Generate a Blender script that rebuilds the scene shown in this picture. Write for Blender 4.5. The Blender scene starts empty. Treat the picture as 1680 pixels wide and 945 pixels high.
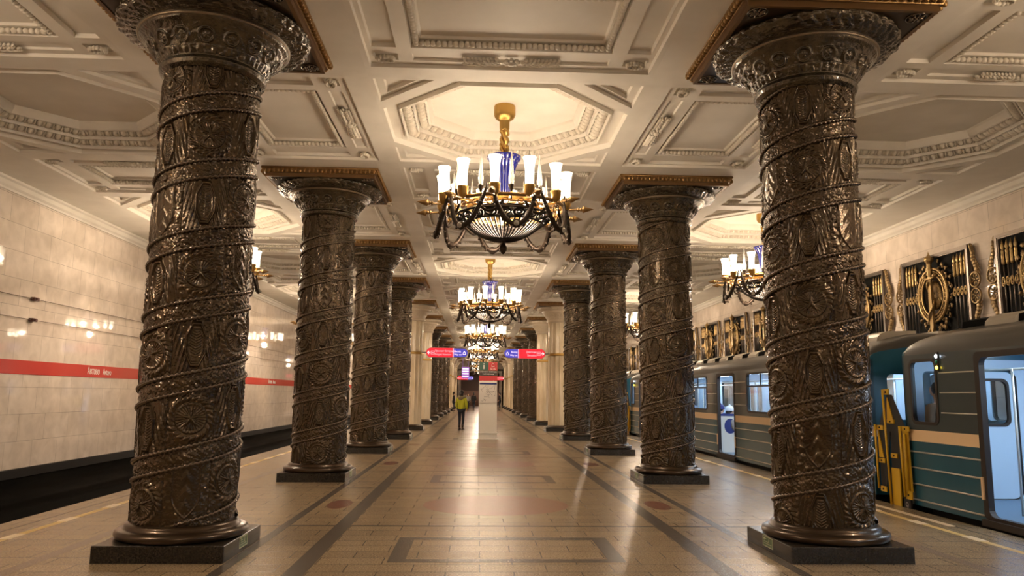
import bpy, math, random
import numpy as np
from mathutils import Vector, Matrix
from mathutils.geometry import tessellate_polygon
PI = math.pi
SC = bpy.context.scene
COL = SC.collection
random.seed(7)

# ------------------------------------------------------------------ camera, view, world
cam = bpy.data.cameras.new('camera')
cam.sensor_width = 36.0
cam.lens = 1244.9 / 1680 * 36.0
cam.clip_start = 0.05; cam.clip_end = 400
camo = bpy.data.objects.new('camera', cam); COL.objects.link(camo)
_pi, _ya, _ro = 0.1397, 0.0439, 0.0105
fwd = Vector((math.sin(_ya) * math.cos(_pi), math.cos(_ya) * math.cos(_pi), math.sin(_pi)))
rgt = Vector((math.cos(_ya), -math.sin(_ya), 0)); up = rgt.cross(fwd)
R0 = Matrix((rgt, up, -fwd)).transposed()
R0 = R0 @ Matrix.Rotation(_ro, 3, 'Z')
camo.matrix_world = Matrix.Translation((-0.3594, 0, 1.6)) @ R0.to_4x4()
SC.camera = camo
SC.view_settings.view_transform = 'Standard'
SC.view_settings.look = 'None'
SC.view_settings.gamma = 1.0
SC.view_settings.use_curve_mapping = False
SC.view_settings.exposure = 0.35
w = bpy.data.worlds.new('world'); SC.world = w; w.use_nodes = True
w.node_tree.nodes['Background'].inputs[0].default_value = (1.0, 0.8, 0.6, 1)
w.node_tree.nodes['Background'].inputs[1].default_value = 0.02
LAMP_COL = (1.0, 0.77, 0.56)
LAMP_W = 640.0         # watts for one chandelier (split over its bulbs)
TRAIN_W = 16.0

# ------------------------------------------------------------------ materials
def mat(name, color, rough=0.5, metal=0.0, spec=0.5, emis=None, estr=0.0, coat=0.0):
    m = bpy.data.materials.new(name); m.use_nodes = True
    b = m.node_tree.nodes['Principled BSDF']
    b.inputs['Base Color'].default_value = (*color, 1)
    b.inputs['Roughness'].default_value = rough
    b.inputs['Metallic'].default_value = metal
    b.inputs['Specular IOR Level'].default_value = spec
    b.inputs['Coat Weight'].default_value = coat
    if emis:
        b.inputs['Emission Color'].default_value = (*emis, 1)
        b.inputs['Emission Strength'].default_value = estr
    return m
def N(m, t, **kw):
    n = m.node_tree.nodes.new(t)
    for k, v in kw.items():
        if k in n.inputs: n.inputs[k].default_value = v
        else: setattr(n, k, v)
    return n
def LK(m, a, b): m.node_tree.links.new(a, b)
def BS(m): return m.node_tree.nodes['Principled BSDF']
def noise_color(m, c1, c2, scale=5, detail=4, coord='Object', lo=0.35, hi=0.65, stretch=None):
    tc = N(m, 'ShaderNodeTexCoord'); src = tc.outputs[coord]
    if stretch:
        mp = N(m, 'ShaderNodeMapping'); mp.inputs['Scale'].default_value = stretch
        LK(m, src, mp.inputs['Vector']); src = mp.outputs[0]
    n = N(m, 'ShaderNodeTexNoise'); n.inputs['Scale'].default_value = scale; n.inputs['Detail'].default_value = detail
    LK(m, src, n.inputs['Vector'])
    r = N(m, 'ShaderNodeValToRGB'); r.color_ramp.elements[0].position = lo; r.color_ramp.elements[1].position = hi
    r.color_ramp.elements[0].color = (*c1, 1); r.color_ramp.elements[1].color = (*c2, 1)
    LK(m, n.outputs['Fac'], r.inputs[0]); LK(m, r.outputs[0], BS(m).inputs['Base Color'])
    return src, n, r
def bump(m, src, scale=40, strength=0.2, dist=0.01, tex='ShaderNodeTexNoise', detail=3):
    n = N(m, tex); n.inputs['Scale'].default_value = scale
    if 'Detail' in n.inputs: n.inputs['Detail'].default_value = detail
    LK(m, src, n.inputs['Vector'])
    b = N(m, 'ShaderNodeBump'); b.inputs['Strength'].default_value = strength; b.inputs['Distance'].default_value = dist
    LK(m, n.outputs[0], b.inputs['Height']); LK(m, b.outputs[0], BS(m).inputs['Normal'])
    return b

def tile_mat(name, c1, c2, mortar, w, h, off, rough, axis, vein=True, ms=0.004, z0=0.0):
    """stone slabs: axis 'yz' (wall), 'xy' (floor)"""
    m = mat(name, c1, rough)
    tc = N(m, 'ShaderNodeTexCoord'); sx = N(m, 'ShaderNodeSeparateXYZ'); cb = N(m, 'ShaderNodeCombineXYZ')
    LK(m, tc.outputs['Object'], sx.inputs[0])
    LK(m, sx.outputs[axis[0].upper()], cb.inputs[0])
    ad = N(m, 'ShaderNodeMath', operation='ADD'); ad.inputs[1].default_value = -z0 + 20 * h
    LK(m, sx.outputs[axis[1].upper()], ad.inputs[0]); LK(m, ad.outputs[0], cb.inputs[1])
    bt = N(m, 'ShaderNodeTexBrick'); bt.offset = off
    bt.inputs['Scale'].default_value = 1; bt.inputs['Brick Width'].default_value = w; bt.inputs['Row Height'].default_value = h
    bt.inputs['Mortar Size'].default_value = ms; bt.inputs['Mortar Smooth'].default_value = 0.2; bt.inputs['Bias'].default_value = 0
    bt.inputs['Color1'].default_value = (*c1, 1); bt.inputs['Color2'].default_value = (*c2, 1); bt.inputs['Mortar'].default_value = (*mortar, 1)
    LK(m, cb.outputs[0], bt.inputs['Vector'])
    n = N(m, 'ShaderNodeTexNoise'); n.inputs['Scale'].default_value = 3.2; n.inputs['Detail'].default_value = 8; n.inputs['Distortion'].default_value = 0.5
    LK(m, tc.outputs['Object'], n.inputs['Vector'])
    r = N(m, 'ShaderNodeValToRGB'); r.color_ramp.elements[0].position = 0.3; r.color_ramp.elements[1].position = 0.7
    r.color_ramp.elements[0].color = (0.87, 0.855, 0.84, 1); r.color_ramp.elements[1].color = (1.08, 1.08, 1.08, 1)
    LK(m, n.outputs['Fac'], r.inputs[0])
    mx = N(m, 'ShaderNodeMix', data_type='RGBA', blend_type='MULTIPLY'); mx.inputs[0].default_value = 1.0 if vein else 0.3
    LK(m, bt.outputs['Color'], mx.inputs[6]); LK(m, r.outputs[0], mx.inputs[7])
    LK(m, mx.outputs[2], BS(m).inputs['Base Color'])
    return m, tc, mx

M = {}
# plaster ceiling
M['plaster'] = mat('plaster', (0.74, 0.70, 0.62), 0.62)
s, n, r = noise_color(M['plaster'], (0.70, 0.66, 0.585), (0.76, 0.72, 0.645), 2.0, 5)
M['carved'] = mat('carved_plaster', (0.66, 0.61, 0.52), 0.5)
M['wall'], _, _ = tile_mat('polished_marble_wall', (0.80, 0.71, 0.62), (0.74, 0.65, 0.56), (0.40, 0.34, 0.29), 0.95, 0.546, 0.42, 0.03, 'yz', z0=0.009)
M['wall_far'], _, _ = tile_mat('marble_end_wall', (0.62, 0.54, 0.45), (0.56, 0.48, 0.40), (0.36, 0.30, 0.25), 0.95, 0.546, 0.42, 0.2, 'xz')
M['blackstone'], _, _ = tile_mat('black_polished_granite', (0.016, 0.015, 0.013), (0.010, 0.010, 0.009), (0.003, 0.003, 0.003), 0.9, 0.45, 0.5, 0.12, 'yz')
M['plinth'] = mat('dark_granite_plinth', (0.03, 0.024, 0.018), 0.25)
s, n, r = noise_color(M['plinth'], (0.010, 0.008, 0.006), (0.026, 0.020, 0.014), 60, 3)
# floor
fm, tc, mx = tile_mat('polished_granite_floor', (0.345, 0.265, 0.168), (0.298, 0.228, 0.145), (0.10, 0.075, 0.05), 0.62, 0.30, 0.5, 0.26, 'xy', vein=False, ms=0.006)
sp = N(fm, 'ShaderNodeTexNoise'); sp.inputs['Scale'].default_value = 62; sp.inputs['Detail'].default_value = 3
LK(fm, tc.outputs['Object'], sp.inputs['Vector'])
rr = N(fm, 'ShaderNodeValToRGB'); rr.color_ramp.elements[0].position = 0.36; rr.color_ramp.elements[1].position = 0.66
rr.color_ramp.elements[0].color = (0.62, 0.58, 0.54, 1); rr.color_ramp.elements[1].color = (1.28, 1.28, 1.26, 1)
LK(fm, sp.outputs['Fac'], rr.inputs[0])
m2 = N(fm, 'ShaderNodeMix', data_type='RGBA', blend_type='MULTIPLY'); m2.inputs[0].default_value = 1
LK(fm, mx.outputs[2], m2.inputs[6]); LK(fm, rr.outputs[0], m2.inputs[7]); LK(fm, m2.outputs[2], BS(fm).inputs['Base Color'])
bump(fm, tc.outputs['Object'], 95, 0.22, 0.01)
M['floor'] = fm
def inlay(name, c):
    m = mat(name, c, 0.27)
    s, n, r = noise_color(m, tuple(x * 0.7 for x in c), tuple(x * 1.25 for x in c), 90, 3)
    bump(m, s, 95, 0.22, 0.01); return m
M['inlay_dark'] = inlay('dark_granite_inlay', (0.10, 0.082, 0.065))
M['inlay_red'] = inlay('red_granite_inlay', (0.31, 0.175, 0.12))
M['inlay_brown'] = inlay('brown_granite_inlay', (0.24, 0.18, 0.125))
M['inlay_deep'] = inlay('deep_red_granite_inlay', (0.20, 0.085, 0.055))
M['yellow'] = mat('worn_yellow_paint', (0.60, 0.42, 0.14), 0.5)
M['cream'] = mat('cream_paint', (0.75, 0.62, 0.42), 0.45)
M['tracks'] = mat('track_ballast', (0.02, 0.017, 0.014), 0.9)
M['rail'] = mat('steel_rail', (0.2, 0.17, 0.15), 0.35, 0.9)
M['red'] = mat('red_glazed_band', (0.62, 0.075, 0.06), 0.12)
M['white'] = mat('white_lettering', (0.85, 0.82, 0.76), 0.4)
# cast glass over foil
g = mat('cast_glass_relief', (0.10, 0.07, 0.04), 0.14, 0.6, 0.5, coat=0.35)
BS(g).inputs['Coat Roughness'].default_value = 0.06
s, n, r = noise_color(g, (0.050, 0.031, 0.014), (0.098, 0.064, 0.031), 6, 4, lo=0.35, hi=0.75)
b1 = bump(g, s, 60, 0.10, 0.008, detail=2)
M['glass_relief'] = g
g = mat('cast_glass_capital', (0.10, 0.07, 0.04), 0.15, 0.6, 0.6, coat=0.6)
s, n, r = noise_color(g, (0.035, 0.024, 0.012), (0.12, 0.09, 0.052), 9, 5, lo=0.38, hi=0.72)
bump(g, s, 26, 0.8, 0.02, detail=4)
M['glass_cap'] = g
M['rope'] = mat('dark_glass_rope', (0.11, 0.078, 0.052), 0.14, 0.7, coat=0.8)
M['bronze_base'] = mat('dark_bronze', (0.055, 0.034, 0.018), 0.28, 0.6, coat=0.3)
M['ringband'] = mat('worn_brass_band', (0.20, 0.15, 0.10), 0.35, 0.7)
M['gold'] = mat('old_gold', (0.52, 0.33, 0.10), 0.32, 0.85)
M['gold_dark'] = mat('antique_gold', (0.30, 0.18, 0.07), 0.35, 0.8)
M['gold_red'] = mat('gilt_board', (0.17, 0.095, 0.038), 0.4, 0.6)
M['gold_grille'] = mat('muted_gold', (0.42, 0.29, 0.13), 0.36, 0.8)
M['gold_leaf'] = mat('muted_dark_gold', (0.28, 0.19, 0.09), 0.38, 0.75)
M['marble_col'] = mat('cream_marble', (0.66, 0.55, 0.38), 0.16)
s, n, r = noise_color(M['marble_col'], (0.56, 0.45, 0.29), (0.72, 0.61, 0.44), 2.5, 6, stretch=(1, 1, 0.35))
M['marble_carve'] = mat('carved_cream_marble', (0.58, 0.49, 0.37), 0.35)
M['iron'] = mat('aged_bronze_iron', (0.038, 0.026, 0.018), 0.42, 0.6)
M['blackiron'] = mat('black_iron', (0.012, 0.011, 0.010), 0.4, 0.5)
M['steel'] = mat('dull_steel', (0.24, 0.20, 0.17), 0.35, 0.8)
M['blue'] = mat('cobalt_blue_glass', (0.010, 0.013, 0.17), 0.12, 0.0, coat=0.4, emis=(0.03, 0.04, 0.6), estr=0.06)
M['crystal'] = mat('cut_crystal', (0.95, 0.9, 0.82), 0.05, 0.0, coat=1)
BS(M['crystal']).inputs['Transmission Weight'].default_value = 0.55
def glow(name, c, strength, trans=0.5, sample=False, bright=None):
    m = bpy.data.materials.new(name); m.use_nodes = True; nt = m.node_tree; nt.nodes.clear()
    o = nt.nodes.new('ShaderNodeOutputMaterial'); e = nt.nodes.new('ShaderNodeEmission')
    e.inputs[0].default_value = (*c, 1); e.inputs[1].default_value = strength
    t = nt.nodes.new('ShaderNodeBsdfTransparent'); mx = nt.nodes.new('ShaderNodeMixShader'); mx.inputs[0].default_value = 1 - trans
    nt.links.new(t.outputs[0], mx.inputs[1]); nt.links.new(e.outputs[0], mx.inputs[2]); nt.links.new(mx.outputs[0], o.inputs[0])
    m.cycles.emission_sampling = 'AUTO' if sample else 'NONE'
    return m
M['shade'] = glow('lit_crystal_shade', (1.0, 0.82, 0.58), 7.5, 0.8)
M['bulb'] = glow('lit_bulb', (1.0, 0.86, 0.62), 60.0, 0.7)
M['sign_red'] = mat('lit_red_sign', (0.5, 0.02, 0.04), 0.3, emis=(0.75, 0.012, 0.03), estr=0.8)
M['sign_blue'] = mat('lit_blue_sign', (0.05, 0.05, 0.4), 0.3, emis=(0.05, 0.045, 0.42), estr=0.8)
M['sign_white'] = mat('lit_white_lettering', (0.9, 0.8, 0.85), 0.3, emis=(1, 0.82, 0.86), estr=0.95)
M['sign_pink'] = mat('lit_pink_lettering', (0.9, 0.5, 0.55), 0.3, emis=(0.95, 0.40, 0.48), estr=0.9)
# train
M['train_up'] = mat('upper_dark_green_paint', (0.040, 0.058, 0.062), 0.3, 0.0, coat=0.5)
M['train_low'] = mat('teal_blue_paint', (0.018, 0.095, 0.145), 0.28, 0.0, coat=0.5)
M['train_belt'] = mat('cream_belt_paint', (0.85, 0.62, 0.38), 0.3, coat=0.4)
M['train_roof'] = mat('grey_roof_paint', (0.060, 0.057, 0.050), 0.48, 0.2, coat=0.3)
M['train_hood'] = mat('pale_hood_paint', (0.42, 0.38, 0.31), 0.35, 0.3)
M['train_rib'] = mat('polished_rib', (0.62, 0.60, 0.54), 0.3, 0.4)
M['train_dark'] = mat('dark_rubber', (0.022, 0.013, 0.009), 0.5)
M['pitch'] = mat('vent_shade_black', (0.003, 0.003, 0.003), 0.9, spec=0.1)  # near-black colour stands in for the shade inside a vent cavity
M['train_in'] = mat('pale_blue_lining', (0.45, 0.58, 0.72), 0.35)
M['train_floor'] = mat('blue_grey_linoleum', (0.10, 0.17, 0.26), 0.4)
M['seat_blue'] = mat('dark_blue_vinyl', (0.02, 0.03, 0.16), 0.4)
M['tube'] = glow('train_light_tube', (0.78, 0.90, 1.0), 26.0, 0.0, sample=True)
M['glasspane'] = glow('window_glass', (0, 0, 0), 0, 0.0)
nt = M['glasspane'].node_tree; nt.nodes.clear()
o = nt.nodes.new('ShaderNodeOutputMaterial'); t = nt.nodes.new('ShaderNodeBsdfTransparent'); t.inputs[0].default_value = (0.86, 0.9, 0.92, 1)
gl = nt.nodes.new('ShaderNodeBsdfGlossy'); gl.inputs['Roughness'].default_value = 0.03; lw = nt.nodes.new('ShaderNodeLayerWeight')
pw = nt.nodes.new('ShaderNodeMath'); pw.operation = 'POWER'; pw.inputs[1].default_value = 5.0; nt.links.new(lw.outputs['Facing'], pw.inputs[0])
fr = nt.nodes.new('ShaderNodeMath'); fr.operation = 'MULTIPLY_ADD'; fr.inputs[1].default_value = 0.9; fr.inputs[2].default_value = 0.05; nt.links.new(pw.outputs[0], fr.inputs[0])
mx = nt.nodes.new('ShaderNodeMixShader'); nt.links.new(fr.outputs[0], mx.inputs[0]); nt.links.new(t.outputs[0], mx.inputs[1]); nt.links.new(gl.outputs[0], mx.inputs[2]); nt.links.new(mx.outputs[0], o.inputs[0])
M['sig_white'] = glow('white_signal', (0.75, 0.85, 1.0), 14, 0.0)
M['sig_amber'] = glow('amber_signal', (1.0, 0.75, 0.05), 9, 0.0)
M['sig_green'] = mat('green_signal', (0.02, 0.2, 0.12), 0.2)
M['ylw'] = mat('safety_yellow', (0.62, 0.38, 0.02), 0.4)
M['blk'] = mat('black_webbing', (0.01, 0.01, 0.01), 0.6)
M['redpaper'] = mat('red_poster', (0.45, 0.05, 0.04), 0.4)
M['exitgreen'] = mat('green_exit_plate', (0.07, 0.14, 0.06), 0.35)
M['exitpale'] = mat('pale_luminous_plate', (0.50, 0.52, 0.36), 0.4)
M['kiosk'] = mat('white_enamel', (0.74, 0.70, 0.62), 0.25)
M['kgreen'] = mat('kiosk_green', (0.05, 0.12, 0.09), 0.35)
M['kred'] = mat('kiosk_red', (0.42, 0.03, 0.03), 0.35, emis=(0.42, 0.03, 0.03), estr=0.25)
M['kdark'] = mat('kiosk_dark', (0.06, 0.045, 0.04), 0.35)
M['mapgrey'] = mat('map_ink', (0.22, 0.20, 0.19), 0.5)
M['skin'] = mat('skin', (0.55, 0.33, 0.22), 0.5)
def cloth(n, c): return mat(n, c, 0.8)
M['lime'] = cloth('lime_quilted_cloth', (0.45, 0.46, 0.02)); M['fur'] = cloth('grey_brown_fur', (0.20, 0.16, 0.09))
M['black_cloth'] = cloth('black_cloth', (0.012, 0.011, 0.012)); M['jeans'] = cloth('dark_denim', (0.015, 0.018, 0.03))
M['boot'] = mat('dark_leather', (0.03, 0.015, 0.01), 0.4); M['hair'] = mat('black_hair', (0.012, 0.008, 0.007), 0.45)
M['brown_cloth'] = cloth('brown_cloth', (0.11, 0.06, 0.03)); M['grey_cloth'] = cloth('grey_cloth', (0.25, 0.23, 0.22))
M['white_cloth'] = cloth('white_wool', (0.7, 0.72, 0.75)); M['navy_cloth'] = cloth('navy_wool', (0.03, 0.03, 0.14))
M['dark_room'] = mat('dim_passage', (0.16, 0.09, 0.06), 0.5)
M['purple_lit'] = mat('lit_purple_board', (0.2, 0.1, 0.35), 0.4, emis=(0.25, 0.10, 0.45), estr=0.8)
M['cable'] = mat('grey_cable', (0.22, 0.17, 0.13), 0.6)
M['clamp'] = mat('rusty_clamp', (0.10, 0.03, 0.02), 0.5)

# ------------------------------------------------------------------ mesh helpers
class MB:
    def __init__(s): s.v = []; s.f = []; s.m = []; s.sm = []
    def add(s, vs, fs, mi=0, smooth=False):
        b = len(s.v); s.v += [tuple(v) for v in vs]
        for f in fs: s.f.append(tuple(i + b for i in f)); s.m.append(mi); s.sm.append(smooth)
        return s
    def box(s, x0, x1, y0, y1, z0, z1, mi=0, X=None):
        vs = [Vector((x, y, z)) for z in (z0, z1) for y in (y0, y1) for x in (x0, x1)]
        if X is not None: vs = [X @ v for v in vs]
        return s.add(vs, [(0, 2, 3, 1), (4, 5, 7, 6), (0, 1, 5, 4), (2, 6, 7, 3), (0, 4, 6, 2), (1, 3, 7, 5)], mi)
    def cbox(s, x0, x1, y0, y1, z0, z1, c=0.01, mi=0):
        """box with chamfered vertical and top edges"""
        def ring(i, z): return [(x0 + i + c, y0 + i, z), (x1 - i - c, y0 + i, z), (x1 - i, y0 + i + c, z), (x1 - i, y1 - i - c, z), (x1 - i - c, y1 - i, z), (x0 + i + c, y1 - i, z), (x0 + i, y1 - i - c, z), (x0 + i, y0 + i + c, z)]
        R = [ring(0, z0), ring(0, z1 - c), ring(c, z1)]
        s.add([p for r in R for p in r], [(i * 8 + j, i * 8 + (j + 1) % 8, i * 8 + 8 + (j + 1) % 8, i * 8 + 8 + j) for i in range(2) for j in range(8)] + [tuple(range(7, -1, -1)), tuple(range(16, 24))], mi)
        return s
    def lathe(s, prof, n=32, c=(0, 0, 0), mi=0, smooth=True, sy=1.0, mod=None, X=None, a0=0, a1=2 * PI):
        full = abs(a1 - a0 - 2 * PI) < 1e-6; m = n if full else n + 1
        vs = []
        for (r, z) in prof:
            for j in range(m):
                a = a0 + (a1 - a0) * j / n
                rr = r * (mod(a, z) if mod else 1)
                p = Vector((c[0] + rr * math.cos(a), c[1] + rr * math.sin(a) * sy, c[2] + z))
                vs.append(X @ p if X is not None else p)
        fs = []
        for i in range(len(prof) - 1):
            for j in range(n):
                k = (j + 1) % m if full else j + 1
                fs.append((i * m + j, i * m + k, (i + 1) * m + k, (i + 1) * m + j))
        s.add(vs, fs, mi, smooth)
        if full:
            if prof[0][0] > 1e-4: s.add([vs[j] for j in range(m)], [tuple(range(m - 1, -1, -1))], mi)
            if prof[-1][0] > 1e-4: s.add([vs[(len(prof) - 1) * m + j] for j in range(m)], [tuple(range(m))], mi)
        return s
    def tube(s, pts, rad, n=8, mi=0, closed=False, smooth=True, flat=1.0, upv=None):
        pts = [Vector(p) for p in pts]; L = len(pts)
        rs = rad if isinstance(rad, (list, tuple)) else [rad] * L
        vs = []; prev = None
        for i, p in enumerate(pts):
            if closed: t = pts[(i + 1) % L] - pts[i - 1]
            else: t = pts[min(i + 1, L - 1)] - pts[max(i - 1, 0)]
            if t.length < 1e-9: t = Vector((0, 0, 1))
            t.normalize()
            if upv is not None: a = Vector(upv).cross(t)
            elif prev is None: a = (Vector((0, 0, 1)) if abs(t.z) < 0.9 else Vector((1, 0, 0))).cross(t)
            else: a = prev - t * prev.dot(t)
            if a.length < 1e-6: a = Vector((1, 0, 0)).cross(t)
            a.normalize(); prev = a; b = t.cross(a)
            for j in range(n):
                an = 2 * PI * j / n
                vs.append(p + a * math.cos(an) * rs[i] + b * math.sin(an) * rs[i] * flat)
        fs = []
        R = L if closed else L - 1
        for i in range(R):
            for j in range(n):
                i2 = (i + 1) % L; k = (j + 1) % n
                fs.append((i * n + j, i * n + k, i2 * n + k, i2 * n + j))
        if not closed: fs += [tuple(range(n - 1, -1, -1)), tuple((L - 1) * n + j for j in range(n))]
        return s.add(vs, fs, mi, smooth)
    def ball(s, c, r, nu=8, nv=6, mi=0, X=None):
        """ellipsoid; r may be a triple; X optional rotation about the centre"""
        r = (r, r, r) if not isinstance(r, (tuple, list)) else r
        c = Vector(c); vs = [Vector((0, 0, -r[2]))]
        for i in range(1, nv):
            ph = -PI / 2 + PI * i / nv
            for j in range(nu):
                th = 2 * PI * j / nu
                vs.append(Vector((r[0] * math.cos(ph) * math.cos(th), r[1] * math.cos(ph) * math.sin(th), r[2] * math.sin(ph))))
        vs.append(Vector((0, 0, r[2])))
        if X is not None: vs = [X @ v for v in vs]
        vs = [v + c for v in vs]; fs = [(0, 1 + (j + 1) % nu, 1 + j) for j in range(nu)]
        for i in range(nv - 2):
            for j in range(nu):
                a = 1 + i * nu; k = (j + 1) % nu
                fs.append((a + j, a + k, a + nu + k, a + nu + j))
        l = len(vs) - 1; a = 1 + (nv - 2) * nu
        fs += [(a + j, a + (j + 1) % nu, l) for j in range(nu)]
        return s.add(vs, fs, mi, True)
    def poly(s, outer, holes, z, mi=0, flip=False, f=None):
        """flat polygon with holes; loops of 2-D points; f maps (u,v,z) to 3-D"""
        f = f or (lambda u, v, z: (u, v, z))
        loops = [outer] + list(holes)
        tris = tessellate_polygon([[Vector((p[0], p[1], 0)) for p in l] for l in loops])
        pts = [p for l in loops for p in l]
        out = []
        for t in tris:
            a, b, c = [pts[i] for i in t]
            ar = (b[0] - a[0]) * (c[1] - a[1]) - (b[1] - a[1]) * (c[0] - a[0])
            if abs(ar) < 1e-12: continue
            t = tuple(t) if ar > 0 else (t[0], t[2], t[1])
            out.append(tuple(reversed(t)) if flip else t)
        return s.add([f(p[0], p[1], z) for p in pts], out, mi)
    def skirt(s, la, za, lb, zb, mi=0, f=None, flip=False):
        f = f or (lambda u, v, z: (u, v, z)); n = len(la)
        vs = [f(p[0], p[1], za) for p in la] + [f(p[0], p[1], zb) for p in lb]
        fs = [(i, (i + 1) % n, n + (i + 1) % n, n + i) for i in range(n)]
        if flip: fs = [tuple(reversed(q)) for q in fs]
        return s.add(vs, fs, mi)
    def slab(s, outer, holes, z0, z1, mi=0, f=None):
        """plate with holes and thickness"""
        s.poly(outer, holes, z0, mi, True, f); s.poly(outer, holes, z1, mi, False, f)
        s.skirt(outer, z0, outer, z1, mi, f)
        for h in holes: s.skirt(h, z0, h, z1, mi, f)
        return s
    def mesh(s, name, mats):
        me = bpy.data.meshes.new(name); me.from_pydata(s.v, [], s.f)
        for m in (mats if isinstance(mats, (list, tuple)) else [mats]): me.materials.append(m)
        me.polygons.foreach_set('material_index', s.m); me.polygons.foreach_set('use_smooth', s.sm)
        me.update(); return me
def put(name, me, parent=None, loc=None, rot=None, **props):
    o = bpy.data.objects.new(name, me); COL.objects.link(o)
    if parent is not None: o.parent = parent
    if loc is not None: o.location = loc
    if rot is not None: o.rotation_euler = rot
    for k, v in props.items(): o[k] = v
    return o
def empty(name, loc=(0, 0, 0), rz=0, label=None, cat=None, group=None, kind=None):
    o = bpy.data.objects.new(name, None); COL.objects.link(o); o.empty_display_size = 0.1
    o.location = loc; o.rotation_euler = (0, 0, rz); tag(o, label, cat, group, kind); return o
def tag(o, label=None, cat=None, group=None, kind=None):
    if label: o['label'] = label
    if cat: o['category'] = cat
    if group: o['group'] = group
    if kind: o['kind'] = kind
    return o
def struct(name, mb, mats, parent=None, loc=None):
    return put(name, mb if isinstance(mb, bpy.types.Mesh) else mb.mesh(name, mats), parent, loc, kind='structure')
def kids(o, table):
    return table.get(o.name, [])
def copy_tree(o, parent=None, loc=None, rz=None, label=None):
    c = o.copy(); COL.objects.link(c)
    if parent is not None: c.parent = parent
    for ch in list(o.children): copy_tree(ch, c)
    if loc is not None: c.location = loc
    if rz is not None: c.rotation_euler = (0, 0, rz)
    if label: c['label'] = label
    return c
def rrect(x0, x1, y0, y1, r, n=5):
    out = []
    for cx, cy, a in ((x1 - r, y0 + r, -PI / 2), (x1 - r, y1 - r, 0), (x0 + r, y1 - r, PI / 2), (x0 + r, y0 + r, PI)):
        for i in range(n + 1):
            t = a + PI / 2 * i / n; out.append((cx + r * math.cos(t), cy + r * math.sin(t)))
    return out
def rect(x0, x1, y0, y1): return [(x0, y0), (x1, y0), (x1, y1), (x0, y1)]
def inset_rect(r, d): return rect(r[0][0] + d, r[1][0] - d, r[0][1] + d, r[2][1] - d)
def text_mesh(name, body, size, m, depth=0.002, align='CENTER', xs=1.0):
    cu = bpy.data.curves.new(name, 'FONT'); cu.body = body; cu.size = size; cu.extrude = depth
    cu.align_x = align; cu.align_y = 'CENTER'; cu.resolution_u = 3
    o = bpy.data.objects.new(name, cu); COL.objects.link(o)
    me = bpy.data.meshes.new_from_object(o.evaluated_get(bpy.context.evaluated_depsgraph_get()))
    bpy.data.objects.remove(o); bpy.data.curves.remove(cu)
    me.materials.clear(); me.materials.append(m)
    if xs != 1.0:
        me.transform(Matrix.Diagonal((xs, 1, 1, 1)))
    return me
def grid_mesh(name, P, mats, wrap=True, mi=None):
    """P: (rows, cols, 3) numpy -> smooth quad mesh, cols wrap"""
    R, Cn = P.shape[:2]
    me = bpy.data.meshes.new(name)
    i = np.arange(R - 1)[:, None]; j = np.arange(Cn if wrap else Cn - 1)[None, :]; k = (j + 1) % Cn
    q = np.stack([i * Cn + j + 0 * k, i * Cn + k, (i + 1) * Cn + k, (i + 1) * Cn + j + 0 * k], -1).reshape(-1, 4)
    me.vertices.add(R * Cn); me.vertices.foreach_set('co', P.reshape(-1).astype(np.float32))
    nq = len(q); me.loops.add(nq * 4); me.loops.foreach_set('vertex_index', q.reshape(-1).astype(np.int32))
    me.polygons.add(nq); me.polygons.foreach_set('loop_start', np.arange(0, nq * 4, 4, dtype=np.int32))
    me.polygons.foreach_set('use_smooth', np.ones(nq, dtype=bool))
    for m in (mats if isinstance(mats, (list, tuple)) else [mats]): me.materials.append(m)
    me.update(calc_edges=True)
    return me

# ------------------------------------------------------------------ layout numbers (metres)
CX, Y0, DY = 3.331, 8.139, 6.635        # column rows
H = 5.73                                # ceiling plane
WX = 9.7                                # track walls
PX = 6.04                               # platform edge
YB, YE = -10.0, 104.0
OCT0 = Y0 + DY / 2                      # octagon centre of the first bay (y)

# ------------------------------------------------------------------ floor
fl = struct('floor', MB().box(-PX, PX, YB, YE, -0.16, 0), M['floor'])
def strip(name, x0, x1, y0, y1, m, z=0.0015):
    b = MB(); b.box(x0, x1, y0, y1, 0.0, z); o = put(name, b.mesh(name, m), fl); return o
for sx in (-1, 1):
    a, b_ = sorted((sx * 1.87, sx * 2.06)); strip('long_inlay', a, b_, YB, YE, M['inlay_dark'])
    a, b_ = sorted((sx * 2.60, sx * 2.71)); strip('long_inlay', a, b_, YB, YE, M['inlay_dark'])
    a, b_ = sorted((sx * 4.42, sx * 4.56)); strip('long_inlay', a, b_, YB, YE, M['inlay_brown'])
cross = MB()
for n in range(-2, 14):
    for d in (-1.43, 1.47):
        y = Y0 + n * DY + d
        cross.box(-1.87, 1.87, y, y + 0.055, 0, 0.0015); cross.box(-2.6, -2.06, y, y + 0.05, 0, 0.0015); cross.box(2.06, 2.6, y, y + 0.05, 0, 0.0015)
        cross.box(-4.42, -2.71, y, y + 0.03, 0, 0.0012); cross.box(2.71, 4.42, y, y + 0.03, 0, 0.0012)
put('cross_inlay', cross.mesh('cross_inlay', M['inlay_dark']), fl)
fr = MB(); ci = MB(); sc_ = MB()
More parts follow.
